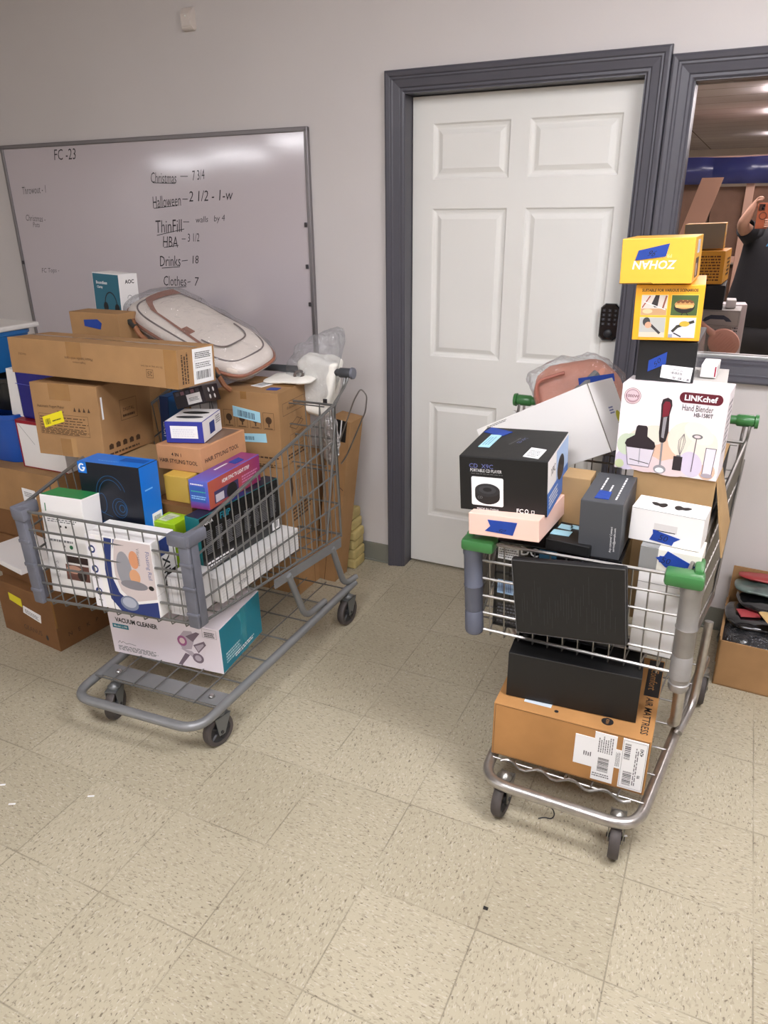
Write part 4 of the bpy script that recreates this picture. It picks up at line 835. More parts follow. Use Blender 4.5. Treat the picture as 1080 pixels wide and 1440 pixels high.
b = Box('dark_gadget_box', (.1115, .14, .060, -.429, -.716, .9835, .288, -.16, -.257), {'*': mat('purple_black_card', (34, 28, 36), .35)}, 'dark box with a white label tilted under the end of the long carton')
s = b.sticker('label', 'f', [(.42, .1), (.88, .1), (.88, .68), (.42, .68)], LABEL); s.words(.15, .3, .85, .7, 3, GREY); c = b.on('f'); 
for k in range(5): c.rect(.08+.17*k, .72, .2+.17*k, .92, paint(130, 90, 100) if k % 2 else paint(70, 66, 76))
for k in range(4): b.on('r').ell(.35+.15*(k % 2)*2, .3+.4*(k//2), .008, .008, WHT)
b.done()
b = Box('tall_kraft_carton', (.25, .24, .36, -.615, -.87, .46, .05, 0, 0), {'*': KRAFT2}, 'pale kraft carton in the grey cart under the yogurt maker carton')
c = b.on('f'); c.poly([(.18, .36), (.85, .30), (.85, .36), (.55, .40), (.30, .42)], INK); c.rect(.48, .18, .58, .33, INK); c.rect(.40, .16, .66, .19, INK); b.done()
b = Box('yogurt_maker_carton', (.2786, .2814, .2535, -.780, -.8754, .8265, .1078, -.045, .0), {'*': KRAFT, 'k': KRAFT3}, 'brown yogurt maker carton with yellow sticker on the left of the grey cart')
c = b.on('f'); c.rect(.28, .78, .60, 1, CLEARTAPE); c.rect(.36, 0, .52, .25, CLEARTAPE); c.rect(.52, 0, .60, .27, mat('clear_tape_pale', (180, 140, 92), .15))
c.text('Automatic Yogurt Maker', .28, .68, .013, BROWNINK, maxw=.115); c.text('Model', .42, .62, .008, BROWNINK); c.frame(.08, .30, .82, .58, .001, BROWNINK); c.words(.09, .42, .81, .57, 4, BROWNINK, fill=.3); c.words(.09, .31, .81, .40, 5, BROWNINK, fill=.5)
for k in range(4): c.poly([(.62+.07*k, .64), (.66+.07*k, .64), (.64+.07*k, .70)], BROWNINK)
s = b.sticker('price_sticker', 'f', [(.15, .38), (.46, .49), (.44, .64), (.13, .53)], paint(240, 224, 30), 'bright yellow price sticker'); s.bars(.1, .2, .35, .7, INK, 8); s.words(.45, .3, .9, .5, 1, INK)
c = b.on('r'); c.frame(.38, .46, .70, .74, .0012, BROWNINK); c.text('DIGITAL', .54, .6, .012, BROWNINK, maxw=.06); c.words(.42, .50, .66, .56, 1, BROWNINK)
for k in range(5): c.poly([(.1+.13*k, .12), (.18+.13*k, .12), (.18+.13*k, .18), (.14+.13*k, .2), (.1+.13*k, .18)], BROWNINK)
c.words(.1, .04, .7, .09, 1, BROWNINK); c.rect(.04, .55, .07, .85, WHT)
b.done()
b = Box('long_carton', (.7245, .187, .120, -.638, -.902, 1.1035, .0154, -.05, .0), {'*': KRAFT}, 'long shallow brown carton lying across the top of the grey cart')
c = b.on('f'); c.rect(.37, .55, .46, 1, CLEARTAPE); c.rect(.93, 0, 1, 1, CLEARTAPE); c.text('Please handle with care', .44, .56, .009, BROWNINK, 180, maxw=.17); c.text('Fragile contents', .44, .46, .008, BROWNINK, 180, maxw=.12); c.text('Do not step on this box', .86, .54, .008, BROWNINK, 180, maxw=.11); c.frame(.83, .24, .865, .45, .0013, BROWNINK); c.text('25', .848, .345, .014, BROWNINK, 180); c.text('FRAGILE', .085, .56, .007, BROWNINK, 180)
b.on('t').rect(0, .46, 1, .60, CLEARTAPE); c = b.on('r'); c.words(.1, .1, .30, .9, 3, BROWNINK, rot90=True)
s = b.sticker('shipping_label', 'r', [(.40, .04), (.93, .04), (.93, .96), (.40, .96)], LABEL); s.bars(.12, .12, .88, .36, INK, 24); s.words(.1, .45, .9, .62, 3, GREY); s.words(.1, .72, .9, .92, 4, INK, seed=7); s.line([(.05, .66), (.95, .66)], .0006, GREY)
b.done()
LK = (.26, .25)
b = Box('kraft_carton', (.26, .25, .275, -.342, -.441, .445, .085, 0, 0), {'*': KRAFT}, 'brown carton at the rear of the grey cart under the cup carton')
c = b.on('r'); c.poly([(.18, .62), (.24, .50), (.30, .62), (.27, .80), (.21, .80)], BROWNINK)
for k in range(4): c.frame(.42+.13*k, .55, .51+.13*k, .70, .001, BROWNINK)
c.words(.2, .12, .9, .4, 5, BROWNINK); b.done()
b = Box('cup_carton', (.2607, .2556, .285, -.342, -.441, .7215, .085, 0, .0), {'*': KRAFT}, 'brown carton with printed cup symbols and pale blue labels, rear of grey cart')
c = b.on('f'); 
for k in range(4): u = .10+.215*k; c.frame(u, .52, u+.17, .74, .0012, BROWNINK); c.ell(u+.085, .64, .013, .014, BROWNINK); c.rect(u+.075, .55, u+.095, .60, BROWNINK); c.words(u+.02, .525, u+.15, .545, 1, BROWNINK)
c.words(.36, .12, .98, .16, 1, BROWNINK); c.rect(.36, .07, .98, .072, BROWNINK); c.words(.05, .0, .95, .05, 2, BROWNINK)
c.rect(.40, .9, .5, 1, CLEARTAPE)
s = b.sticker('label', 'f', [(.26, .66), (.70, .60), (.70, .74), (.26, .80)], AQUA); s.bars(.18, .15, .8, .75, paint(40, 60, 90), 20); s = b.sticker('label', 'f', [(.34, .32), (.78, .34), (.77, .46), (.34, .43)], AQUA); s.bars(.14, .25, .55, .7, paint(60, 90, 120), 16)
c = b.on('r'); c.frame(.12, .68, .82, .84, .0014, BROWNINK); c.text('18 stackable bowls', .47, .76, .011, BROWNINK, maxw=.15); c.line([(.3, .50), (.55, .58), (.75, .50), (.5, .42), (.3, .50)], .002, BROWNINK); c.line([(.35, .54), (.55, .48), (.7, .55)], .0025, BROWNINK); c.frame(.3, .2, .72, .38, .001, BROWNINK); c.line([(.3, .2), (.5, .35), (.72, .38)], .001, BROWNINK); c.words(.2, .06, .8, .15, 2, BROWNINK)
c = b.on('t'); c.rect(.02, .45, 1, .55, CLEARTAPE); b.tape('t', [(.72, .18), (.88, .20), (.88, .34), (.72, .32)], None); s = b.sticker('label', 't', [(.38, .35), (.58, .30), (.72, .80), (.52, .85)], LABEL); s.bars(.2, .1, .8, .5, GREY, 10)
b.done()

# ---- the pile left of and behind the grey cart
def pile(name, x0, x1, y0, y1, z0, z1, m, label, yaw=0, roll=0, pitch=0, **k):
    return Box(name, (x1-x0, y1-y0, z1-z0, (x0+x1)/2, (y0+y1)/2, z0, yaw, pitch, roll), {'*': m}, label, **k)
b = pile('carton', -1.323, -.961, -1.0415, -.7885, .0, .235, KRAFT3, 'big dark brown carton on the floor left of the grey cart', yaw=-.108)
c = b.on('f'); c.text('GEANUS', .55, .22, .022, BROWNINK, maxw=.15); c.ell(.80, .18, .008, .012, INK); c.frame(.1, .06, .9, .9, .001, KRAFT3); s = b.sticker('label', 'f', [(.44, .52), (.74, .44), (.76, .60), (.46, .66)], LABEL); s.words(.1, .2, .9, .8, 3, GREY); b.sticker('price_sticker', 'f', [(.22, .68), (.44, .62), (.44, .78), (.22, .82)], paint(220, 206, 40), 'yellow price sticker')
c = b.on('r')
for k in range(4): c.text('NEKP'[k], .22+.17*k, .24, .018, BROWNINK)
c.rect(.0, .45, .03, 1, CLEARTAPE); b.done()
b = pile('flat_carton', -1.36, -1.06, -.99, -.80, .2365, .305, KRAFT3, 'flat dark carton on the big floor carton beside the grey cart', yaw=-.15); b.sticker('label', 't', [(.6, .1), (.95, .1), (.95, .4), (.6, .4)], LABEL); b.done()
b = pile('white_flat_box', -1.42, -1.10, -1.02, -.80, .3065, .330, WCARD, 'flat white box lying in the pile of cartons left of the cart', yaw=-.2); b.done()
b = pile('carton', -1.62, -1.16, -.79, -.42, .0, .30, KRAFT3, 'dark carton at the bottom of the left pile behind the big floor carton'); b.done()
b = pile('carton', -1.60, -1.190, -.78, -.42, .3015, .425, KRAFT3, 'brown carton with a white label, third from the bottom of left pile', yaw=.0); b.sticker('label', 'f', [(.80, .1), (.97, .1), (.97, .9), (.80, .9)], LABEL).words(.2, .2, .8, .8, 4, GREY); b.done()
b = pile('carton', -1.61, -1.135, -.79, -.42, .4265, .625, KRAFT, 'brown carton with a small label under the red edged white box'); s = b.sticker('label', 'f', [(.52, .28), (.68, .25), (.68, .60), (.52, .62)], LABEL); s.words(.15, .5, .8, .85, 3, GREY); s.bars(.4, .1, .95, .35, INK, 10); b.done()
b = pile('white_red_box', -1.385, -1.13, -.74, -.45, .627, .832, WCARD, 'white box with red edges and lid beside the blue tub', roll=.0)
c = b.on('f'); RED = paint(150, 22, 40); c.rect(0, 0, .03, 1, RED); c.rect(0, .93, 1, 1, RED); c.rect(0, 0, 1, .02, RED); c.line([(.05, .93), (.36, .52)], .0016, GREY); b.on('t').rect(0, 0, 1, 1, RED); b.on('l').rect(0, 0, 1, 1, RED); b.done()
b = pile('navy_box', -1.36, -1.04, -.72, -.50, .834, 1.078, mat('navy_gloss', (36, 38, 128), .25, bump=.5, bs=14, coat=.3), 'navy blue glossy box behind the yogurt maker carton', bev=.012); c = b.on('f'); c.words(.08, .86, .6, .95, 3, paint(120, 124, 200)); c.line([(0, .6), (.6, .58)], .003, paint(80, 84, 180)); b.done()
b = pile('white_box', -1.445, -1.365, -.70, -.52, .834, 1.03, WCARD, 'narrow white box left of the navy blue box', roll=.08); b.done()
# tubs at the edge of the picture
def tub(name, x, y, z, w, d, h, col, label, lid=None):
    bm = bmesh.new(); prev = None; mm = mat('tub_%d_%d_%d' % col, col, .3, coat=.3)
    for s, zz in ((.82, 0), (.86, .02), (1, h-.02), (1.04, h-.018), (1.04, h), (.98, h), (.84, .03)):
        R_ = []
        for k in range(32):
            a = 2*PI*k/32; ca, sa = math.cos(a), math.sin(a); R_.append(bm.verts.new((w/2*s*math.copysign(abs(ca)**.5, ca), d/2*s*math.copysign(abs(sa)**.5, sa), zz)))
        if prev:
            for k in range(32): bm.faces.new((prev[k], prev[(k+1) % 32], R_[(k+1) % 32], R_[k]))
        else: bm.faces.new(R_[::-1])
        prev = R_
    bm.faces.new(prev)
    o = link(name, bm, mm, None, True, Matrix.Translation((x, y, z))); tag(o, label, 'tub'); return o
tub('storage_tub', -1.53, -.60, .627, .27, .30, .215, (24, 84, 178), 'bright blue plastic tub on the left pile of cartons')
o = tub('black_case', -1.55, -.58, .843, .22, .24, .14, (26, 27, 30), 'dark grey plastic case stacked in the blue tub'); 
tub('storage_tub', -1.685, -.56, .985, .27, .28, .170, (36, 104, 168), 'blue plastic tub with a white lid, topmost at the left edge')
bm = bmesh.new(); bx(bm, -.15, .15, -.155, .155, 0, .022, bev=.006); o = link('tub_lid', bm, mat('white_lid', (224, 220, 214), .4), mw=Matrix.Translation((-1.685, -.56, 1.1555))); tag(o, 'white lid with brown rim on the blue tub at the left edge', 'lid')
b = pile('carton', -1.13, -.815, -.62, -.28, .0, .56, KRAFT3, 'large carton standing on the floor behind the yogurt maker carton'); b.done()
b = pile('carton', -1.13, -.84, -.46, -.28, .562, 1.055, KRAFT, 'carton stacked behind the long carton, under the open brown one'); b.done()
b = pile('open_carton', -1.085, -.855, -.46, -.28, 1.057, 1.200, KRAFT, 'brown carton with blue tape behind the long carton'); b.tape('f', [(.3, .2), (.7, .2), (.68, .5), (.32, .5)]); b.done()
# its raised front flap
b = Box('kraft_carton', (.249, .10, .235, -.979, -.57, 1.03, 0, 0, 0), {'*': KRAFT}, 'brown carton with blue tape standing behind the long shallow carton'); b.tape('f', [(.30, .78), (.62, .74), (.66, .84), (.58, .90), (.30, .88)]); b.done()
b = Box('headphone_box', (.16, .094, .19, -1.105+.02, -.381, 1.2025, -.104, -.02, .03), {'*': WCARD}, 'small white and teal headphone box leaning by the whiteboard')
TL = paint(48, 104, 122); c = b.on('f'); c.rect(.02, .02, .98, .98, TL); c.text('Boundless', .34, .80, .012, WHT, off=.02, maxw=.085); c.text('Clarity', .26, .70, .012, WHT, off=.02, maxw=.06)
c.line([(.62+.22*math.cos(math.radians(a)), .35+.26*math.sin(math.radians(a))) for a in range(0, 190, 15)], .005, INK); c.ell(.42, .30, .014, .02, INK); c.ell(.84, .28, .014, .02, INK); c.line([(.42, .24), (.55, .12), (.66, .12)], .003, INK)
c = b.on('r'); c.text('AOC', .55, .84, .016, INK, off=.03); c.line([(.5+.12*math.cos(math.radians(a)), .50+.06*math.sin(math.radians(a))) for a in range(0, 181, 20)], .002, GREY); c.ell(.5, .35, .006, .006, GREY); c.ell(.5, .2, .006, .006, GREY); b.done()
# cartons between the grey cart and the wall
b = pile('carton', -.76, -.345, -.27, .08, .0, .60, KRAFT, 'large brown carton on the floor behind the grey cart'); b.on('r').line([(.4, 0), (.4, 1)], .002, BROWNINK); b.on('f').line([(.6, 0), (.6, 1)], .002, BROWNINK); b.done()
b = pile('tall_carton', -.365, -.262, -.09, .03, .0, .80, KRAFT, 'tall narrow brown carton leaning behind the cart beside the door frame', roll=.135)
c = b.on('f'); c.rect(.35, .88, .85, 1, INK); c.rect(.56, .88, .62, 1, WHT); c.line([(.45, 0), (.45, .9)], .002, BROWNINK); c.line([(.7, .62), (.95, .60)], .003, INK); c.line([(.6, .4), (.6, .75)], .003, KRAFT2); b.done()
bm = bmesh.new(); rg = random.Random(5)
for k in range(6):
    z0 = .05*k; bx(bm, -.335+rg.uniform(-.006, .006), -.235+rg.uniform(-.010, .010), .06, .17+rg.uniform(-.01, .0), z0, z0+.049, bev=.010)
o = link('paper_bundle', bm, mat('creased_tan_paper', (188, 170, 112), .75, var=.2, vs=14, bump=.7, bs=26)); tag(o, 'creased tan paper bundle on the floor beside the tall leaning carton', 'paper')

# ------------------------------------------------------------------ soft things
def pad(name, c, ex, ey, ez, m, parent=None, pw=(2.6, 2.2), amp=.006, fr=12, n=(40, 22), seed=0, taper=0, flat=0):
    """a soft cushion-like body: c centre, ex ey ez half-axis vectors"""
    bm = bmesh.new(); c, ex, ey, ez = Vector(c), Vector(ex), Vector(ey), Vector(ez); rows = []
    sg = lambda v, p: math.copysign(abs(v)**p, v)
    for j in range(n[1]+1):
        ph = -PI/2+PI*j/n[1]; R_ = []
        for i in range(n[0] if 0 < j < n[1] else 1):
            th = 2*PI*i/n[0]; cp = sg(math.cos(ph), 2/pw[1]); x, y, z = sg(math.cos(th), 2/pw[0])*cp, sg(math.sin(th), 2/pw[0])*cp, sg(math.sin(ph), 2/pw[1])
            x *= 1-taper*y; p = c+ex*x+ey*y+ez*z
            d = noise.noise(p*fr+Vector((seed*7.3, seed*3.1, 0)))+.5*noise.noise(p*fr*2.3+Vector((0, seed*5.7, 1)))
            p += (ex.normalized()*x+ey.normalized()*y+ez.normalized()*z).normalized()*d*amp
            R_.append(bm.verts.new(p))
        rows.append(R_)
    for A, B_ in zip(rows, rows[1:]):
        for k in range(n[0]):
            q = list(dict.fromkeys([A[k % len(A)], A[(k+1) % len(A)], B_[(k+1) % len(B_)], B_[k % len(B_)]]))
            if len(q) > 2: bm.faces.new(q)
    bmesh.ops.recalc_face_normals(bm, faces=bm.faces)
    return link(name, bm, m, parent, True, sharp=80)
POLY = film('polythene', clear=.90, rough=.10)
# cream backpack in a clear bag on top of the grey cart
P1 = at(176, 436, 'y', -.46); P2 = at(388, 498, 'y', -.40); P3 = at(322, 522, 'y', -.585)
cen = Vector((-.627, -.43, 1.180)); ex = Vector((.290, -.03, -.107)); ey = Vector((.034, .125, .034)); ez = ex.cross(ey).normalized()*.052
def backpack():
    cream = mat('cream_canvas', (228, 216, 204), .7, bump=.2, bs=160); tan = mat('brown_trim', (150, 96, 74), .6); cream2 = mat('cream_canvas_side', (214, 200, 192), .7, bump=.2, bs=160)
    root = pad('backpack', cen, ex, ey, ez, cream, pw=(4.0, 3.0), amp=.005, fr=9, n=(56, 24)); tag(root, 'cream backpack with brown trim lying in clear plastic on top of the grey cart', 'backpack')
    def ringp(s, z, x0=-1, x1=1, k=60, a0=0, a1=360):
        out = []
        for i in range(k+1):
            a = math.radians(a0+(a1-a0)*i/k); g = lambda v: math.copysign(abs(v)**(2/4.0), v); out.append(cen+ex*g(math.cos(a))*s+ey*g(math.sin(a))*s+ez*z)
        return out
    bm = bmesh.new(); tube(bm, ringp(1.005, .0)[:-1], .007, 8, closed=True); link('piping', bm, tan, root, True)
    bm = bmesh.new(); tube(bm, ringp(.86, .72)[:-1], .0035, 6, closed=True); link('zip', bm, mat('dark_zip', (110, 96, 92), .5), root, True)
    bm = bmesh.new(); tube(bm, [p+ez*.1 for p in ringp(.62, 1.0, a0=-75, a1=75)], .0028, 6); link('pocket_seam', bm, mat('dark_zip', (110, 96, 92), .5), root, True)
    bm = bmesh.new(); R_ = Matrix((ex.normalized(), ey.normalized(), ez.normalized())).transposed().to_4x4()
    bx(bm, -.022, .022, -.013, .013, 0, .003, bev=.001, M=Matrix.Translation(cen+ex*.05-ey*.52+ez*1.0) @ R_); link('leather_patch', bm, tan, root)
    bm = bmesh.new(); v0 = None
    for i in range(25):         # brown band: round the left end, then along the near side
        t = i/24; u = -.80+1.35*max(0, (t-.35)/.65); w_ = .70-1.25*min(1, t/.45) if t < .45 else -.55-.25*(t-.45)/.55
        a = cen+ex*(u-.05*math.sin(PI*min(1, t/.45)))+ey*w_+ez*(1.03-.20*abs(u)**4-.12*abs(w_)**4); b2 = a+ex*(.13*(1-t)+.02)+ey*(.02+.07*t)
        v = [bm.verts.new(a), bm.verts.new(b2)]
        if v0: bm.faces.new((v0[0], v0[1], v[1], v[0]))
        v0 = v
    link('trim_band', bm, tan, root, True)
    for s in (-.62, .80):
        q = cen+ex*s-ey*1.0
        bm = bmesh.new(); tube(bm, rounded([q+Vector((-.02, .0, .02)), q+Vector((0, -.022, .012)), q+Vector((.03, -.026, -.03)), q+Vector((.045, -.01, -.05))], .02), .010, 8); st = link('strap', bm, mat('brown_strap', (140, 90, 58), .6), root, True)
        bm = bmesh.new(); bx(bm, -.022, .022, -.012, .012, -.008, .008, bev=.004, M=Matrix.Translation(q+Vector((-.005, -.024, .012))) @ Matrix.Rotation(.6, 4, 'Y')); link('buckle', bm, mat('dark_buckle', (44, 46, 44), .4), st)
    o = pad('plastic_bag', cen+Vector((-.01, .005, .004)), ex*1.06, ey*1.10, ez*1.35, POLY, pw=(3.6, 2.6), amp=.012, fr=11, n=(72, 30), seed=3); tag(o, 'clear crinkled plastic bag around the cream backpack', 'bag')
backpack()
# white plush in a clear bag, rear of the grey cart
pw_ = Vector((-.200, -.275, .985))
o = pad('white_plush', pw_, (.080, .01, -.01), (-.01, .060, 0), (.030, .0, .112), mat('white_plush_cloth', (240, 237, 228), .9, bump=.6, bs=70), pw=(6, 5), amp=.016, fr=16, n=(64, 40), seed=4); tag(o, 'soft white bundle in clear plastic by the grey cart handle', 'bundle')
pad('fold', (-.265, -.350, 1.018), (.10, .015, .004), (-.01, .085, 0), (0, 0, .012), mat('white_plush_cloth', (240, 237, 228), .9), o, pw=(5, 2.6), amp=.010, fr=16, seed=14)
bm = bmesh.new(); pts = [Vector((-.235+.018*math.cos(a), -.352+.012*math.sin(a), 1.034+.012*math.sin(a))) for a in [2*PI*k/16 for k in range(16)]]; tube(bm, pts, .006, 6, closed=True); link('ring', bm, mat('dark_ring', (90, 80, 74), .4), o, True)
bm = bmesh.new(); bx(bm, -.008, .008, -.004, .004, -.012, .012, bev=.002, M=Matrix.Translation(pw_+Vector((.070, -.066, -.050)))); link('toggle', bm, paint(30, 30, 34), o)
o = pad('plastic_bag', pw_+Vector((-.01, 0, .045)), (.108, .01, .035), (-.01, .072, 0), (.03, .0, .150), film('polythene_bag', clear=.88, rough=.16, bump=.9, bs=30), pw=(5, 5), amp=.020, fr=13, n=(60, 34), seed=6, ); tag(o, 'clear plastic bag standing up around the soft white bundle', 'bag')
o = pad('silver_pouch', (-.085, -.385, .80), (.03, .0, .0), (0, .025, 0), (0, 0, .10), film('silver_wrap', (200, 196, 196), clear=.35, rough=.15, bump=1, bs=40), amp=.01, fr=25, seed=9); tag(o, 'crumpled silver plastic pouch between cup carton and cart upright', 'pouch')
# pink quilted bag in plastic, rear of the chrome cart
pc = Vector((.835, -.345, 1.045)); pink = mat('pink_quilted_cloth', (226, 160, 136), .6, bump=.5, bs=30, var=.12, vs=10)
o = pad('pink_bag', pc, (.135, 0, .040), (0, .040, 0), (-.06, .02, .105), pink, pw=(3, 2.8), amp=.010, fr=14, seed=11); tag(o, 'pink bag with grey straps wrapped in clear plastic behind the white carton', 'bag')
for dx, dz, l in ((-.01, .0, .10), (-.055, -.05, .08)):
    bm = bmesh.new(); tube(bm, rounded([pc+Vector((dx-.04, -.044, dz-.03)), pc+Vector((dx, -.056, dz+.02)), pc+Vector((dx+.04, -.052, dz+.065)), pc+Vector((dx+.06, -.03, dz+.09))], .03), .013, 8); link('strap', bm, mat('grey_strap', (130, 132, 134), .6), o, True)
bm = bmesh.new(); tube(bm, rounded([pc+Vector((-.10, -.045, -.09)), pc+Vector((-.125, -.045, -.02)), pc+Vector((-.140, -.042, .05)), pc+Vector((-.05, -.040, .085))], .03), .006, 6); link('piping', bm, mat('dusty_pink_piping', (178, 112, 96), .5), o, True)
o2 = pad('plastic_bag', pc+Vector((.0, 0, .012)), (.146, 0, .036), (0, .047, 0), (-.06, .02, .114), film('polythene_pink', clear=.93, rough=.08, bump=.9, bs=24), pw=(4, 2.8), amp=.022, fr=17, n=(80, 40), seed=12); tag(o2, 'clear plastic wrap with blue tape around the pink bag', 'bag')
bm = bmesh.new(); bx(bm, -.055, .055, -.0008, .0008, -.012, .012, M=Matrix.Translation(pc+Vector((.055, -.058, .075))) @ Matrix.Rotation(-.22, 4, 'Y')); link('tape', bm, TAPE, o2)
# pink paddle behind the stack (seen in the mirror)
bm = bmesh.new(); lathe(bm, [(0, -.013), (.040, -.013), (.046, -.008), (.048, 0), (.046, .008), (.040, .012), (0, .013)], 28); bmesh.ops.transform(bm, matrix=Matrix.Diagonal((1.0, 1.15, 1, 1)), verts=bm.verts)
for k in range(-4, 5): tube(bm, [(-.032+abs(k)*.003, k*.009, .0135), (.032-abs(k)*.003, k*.009, .0135)], .0018, 5)
tube(bm, [(0, -.045, 0), (0, -.075, 0), (.0, -.11, 0)], [.014, .010, .009], 10)
o = link('paddle_brush', bm, mat('salmon_plastic', (240, 178, 156), .45), None, True, Matrix.Translation((1.215, -.415, 1.052)) @ Matrix.Scale(1.28, 4) @ Matrix.Rotation(-.9, 4, 'Y') @ Matrix.Rotation(-PI/2-.15, 4, 'X')); tag(o, 'ribbed pink paddle leaning behind the box stack, seen in the window', 'brush')

# open carton of bagged clothes on the floor at the right
def floor_carton():
    x0, x1, y0, y1, h, t = 1.385, 2.05, -.215, .155, .185, .005; Mx = Matrix.Translation((x0, y0, 0)) @ Matrix.Rotation(-.045, 4, 'Z') @ Matrix.Translation((-x0, -y0, 0))
    root = empty('open_carton', (x0, y0, 0), 0, 'open brown carton full of bagged clothes on the floor at right', 'box')
    bm = bmesh.new()
    for a, b_, c_, d in ((x0, x1, y0, y0+t), (x0, x1, y1-t, y1), (x0, x0+t, y0, y1), (x1-t, x1, y0, y1)): bx(bm, a, b_, c_, d, 0, h)
    bx(bm, x0, x1, y0, y1, 0, t); bmesh.ops.transform(bm, matrix=Matrix.Translation(-root.location) @ Mx, verts=bm.verts); link('body', bm, KRAFT, root)
    bm = bmesh.new(); bx(bm, x0, x1, y1-t, y1, h, .318); bmesh.ops.transform(bm, matrix=Matrix.Translation(-root.location) @ Mx, verts=bm.verts); link('flap', bm, KRAFT, root)
    bm = bmesh.new(); bx(bm, x0-.004, x0, y0+.03, y1-.02, h-.11, h); bmesh.ops.transform(bm, matrix=Matrix.Translation(-root.location) @ Mx, verts=bm.verts); link('flap', bm, KRAFT, root)
    G = 'bags of clothes in the open carton'
    dk = mat('charcoal_garment', (52, 52, 56), .55, bump=.6, bs=16); blackp = mat('black_polybag', (20, 20, 22), .14, coat=.8, bump=.9, bs=20)
    for (nm, c_, ax, ay, az, m, lb, sd, am) in (
        ('garment_bag', (1.60, -.060, .130), (.205, 0, 0), (0, .135, 0), (0, 0, .068), dk, 'charcoal clothes in clear plastic bulging over the carton front', 1, .010),
        ('garment_bag', (1.56, -.015, .205), (.165, .03, .0), (-.02, .11, 0), (0, 0, .022), blackp, 'glossy black bag lying on the charcoal clothes', 2, .008),
        ('garment_bag', (1.66, .020, .245), (.235, -.02, 0), (.0, .10, 0), (0, 0, .020), blackp, 'flat black bag with silver print, above the red one', 3, .008),
        ('garment_bag', (1.60, .060, .283), (.190, -.01, 0), (.0, .065, 0), (0, 0, .014), mat('grey_green_print', (84, 98, 92), .3, var=.5, vs=18, coat=.5), 'grey and green printed bag near the carton back flap', 4, .006),
        ('garment_bag', (1.62, .100, .306), (.200, -.01, 0), (.0, .035, 0), (0, 0, .010), mat('red_print_bag', (150, 44, 44), .35, coat=.4, bump=.5, bs=20), 'thin red bag at the very back of the open carton', 5, .005)):
        o = pad(nm, c_, ax, ay, az, m, pw=(3.6, 2.4), amp=am, fr=16, n=(44, 18), seed=sd+20); tag(o, lb, 'bag', G)
        if sd == 2:
            for q in range(1): bm = bmesh.new(); bx(bm, -.035, .035, -.028, .028, 0, .004, bev=.001, M=Matrix.Translation((1.468, -.055, .2275)) @ Matrix.Rotation(.3, 4, 'Z')); link('print', bm, mat('dull_red_cloth', (170, 66, 70), .5), o)
    o = pad('envelope', (1.62, -.115, .252), (.11, .02, -.01), (-.02, .05, .0), (0, 0, .006), card('manila_paper', (206, 172, 116)), pw=(8, 3), amp=.003, seed=31); tag(o, 'tan padded envelope lying on the bags in the open carton', 'envelope')
    film_ = pad('plastic_wrap', (1.60, -.075, .140), (.220, 0, 0), (0, .137, 0), (0, 0, .062), film('polythene_dark', (150, 150, 154), clear=.86, rough=.08, bump=1, bs=26), pw=(3.6, 2.6), amp=.010, fr=16, n=(50, 20), seed=41); tag(film_, 'clear crinkled plastic over the charcoal clothes', 'bag')
floor_carton()

# things lying on the floor
bm = bmesh.new(); q = [at(*p, 'z', .0022) for p in ((757, 1151), (766, 1149), (775, 1152), (780, 1147), (778, 1138), (771, 1133), (768, 1134))]; tube(bm, rounded(q, .01, 4), .0018, 6); o = link('thread', bm, INK, None, True); tag(o, 'curled black thread on the floor under the chrome cart', 'thread')
for (px, py, l, lb) in ((17, 1131, .010, 'white paper scrap on the floor at the left edge, lower one'), (4, 1104, .008, 'white paper scrap on the floor at the left edge, upper one'), (128, 1120, .010, 'white paper scrap on the floor below the grey cart'), (879, 1176, .006, 'white speck beside the front wheel of the chrome cart')):
    p = at(px, py, 'z', .0); bm = bmesh.new(); bx(bm, -l, l, -.003, .003, .0002, .0022, bev=.0006); o = link('paper_scrap', bm, WHT, mw=Matrix.Translation(p) @ Matrix.Rotation(.5, 4, 'Z')); tag(o, lb, 'scrap')
p = at(683, 1278, 'z', 0); bm = bmesh.new(); bx(bm, -.006, .006, -.004, .004, .0002, .004, bev=.001); o = link('crumb', bm, INK, mw=Matrix.Translation(p)); tag(o, 'tiny black crumb on the open floor', 'debris')

# ------------------------------------------------------------------ the hall behind the camera, seen in the mirror
def mirror_at(px, py, y): p = at(px, py, 'y', 2*YG-y); return Vector((p.x, y, p.z))
bm = bmesh.new(); n = 60; prev = None
for i in range(n+1):
    x = -2.2+6.4*i/n; yy = -8.0+.03*math.sin(i*.9)+.02*math.sin(i*2.3+1); v = [bm.verts.new((x, yy+.01*math.sin(i*1.7), 1.89)), bm.verts.new((x, yy, 2.05)), bm.verts.new((x, yy*.9995, 2.205+.008*math.sin(i*.6)))]
    if prev:
        for k in range(2): bm.faces.new((prev[k], v[k], v[k+1], prev[k+1]))
    prev = v
o = link('tarpaulin', bm, mat('blue_tarpaulin', (44, 52, 112), .3, coat=.3, bump=.5, bs=5), None, True); md = o.modifiers.new('thickness', 'SOLIDIFY'); md.thickness = .004; tag(o, 'blue plastic tarpaulin hung across the warehouse rack', 'tarpaulin')
rack = empty('pallet_rack', (1, -8.3, 0), 0, 'tan pallet rack across the warehouse behind the photographer', 'rack')
rm = mat('tan_rack_steel', (206, 166, 146), .5)
for x in (-2.2, -.35, 1.05, 2.6, 4.2):
    bm = bmesh.new(); bx(bm, x-1-.05, x-1+.05, .15, .25, 0, 2.22, bev=.005); link('post', bm, rm, rack)
bm = bmesh.new(); bx(bm, -3.2, 3.2, .16, .24, 2.14, 2.22); link('beam', bm, rm, rack); bm = bmesh.new(); bx(bm, -3.2, 3.2, -.6, .24, .92, 1.0); link('shelf', bm, rm, rack)
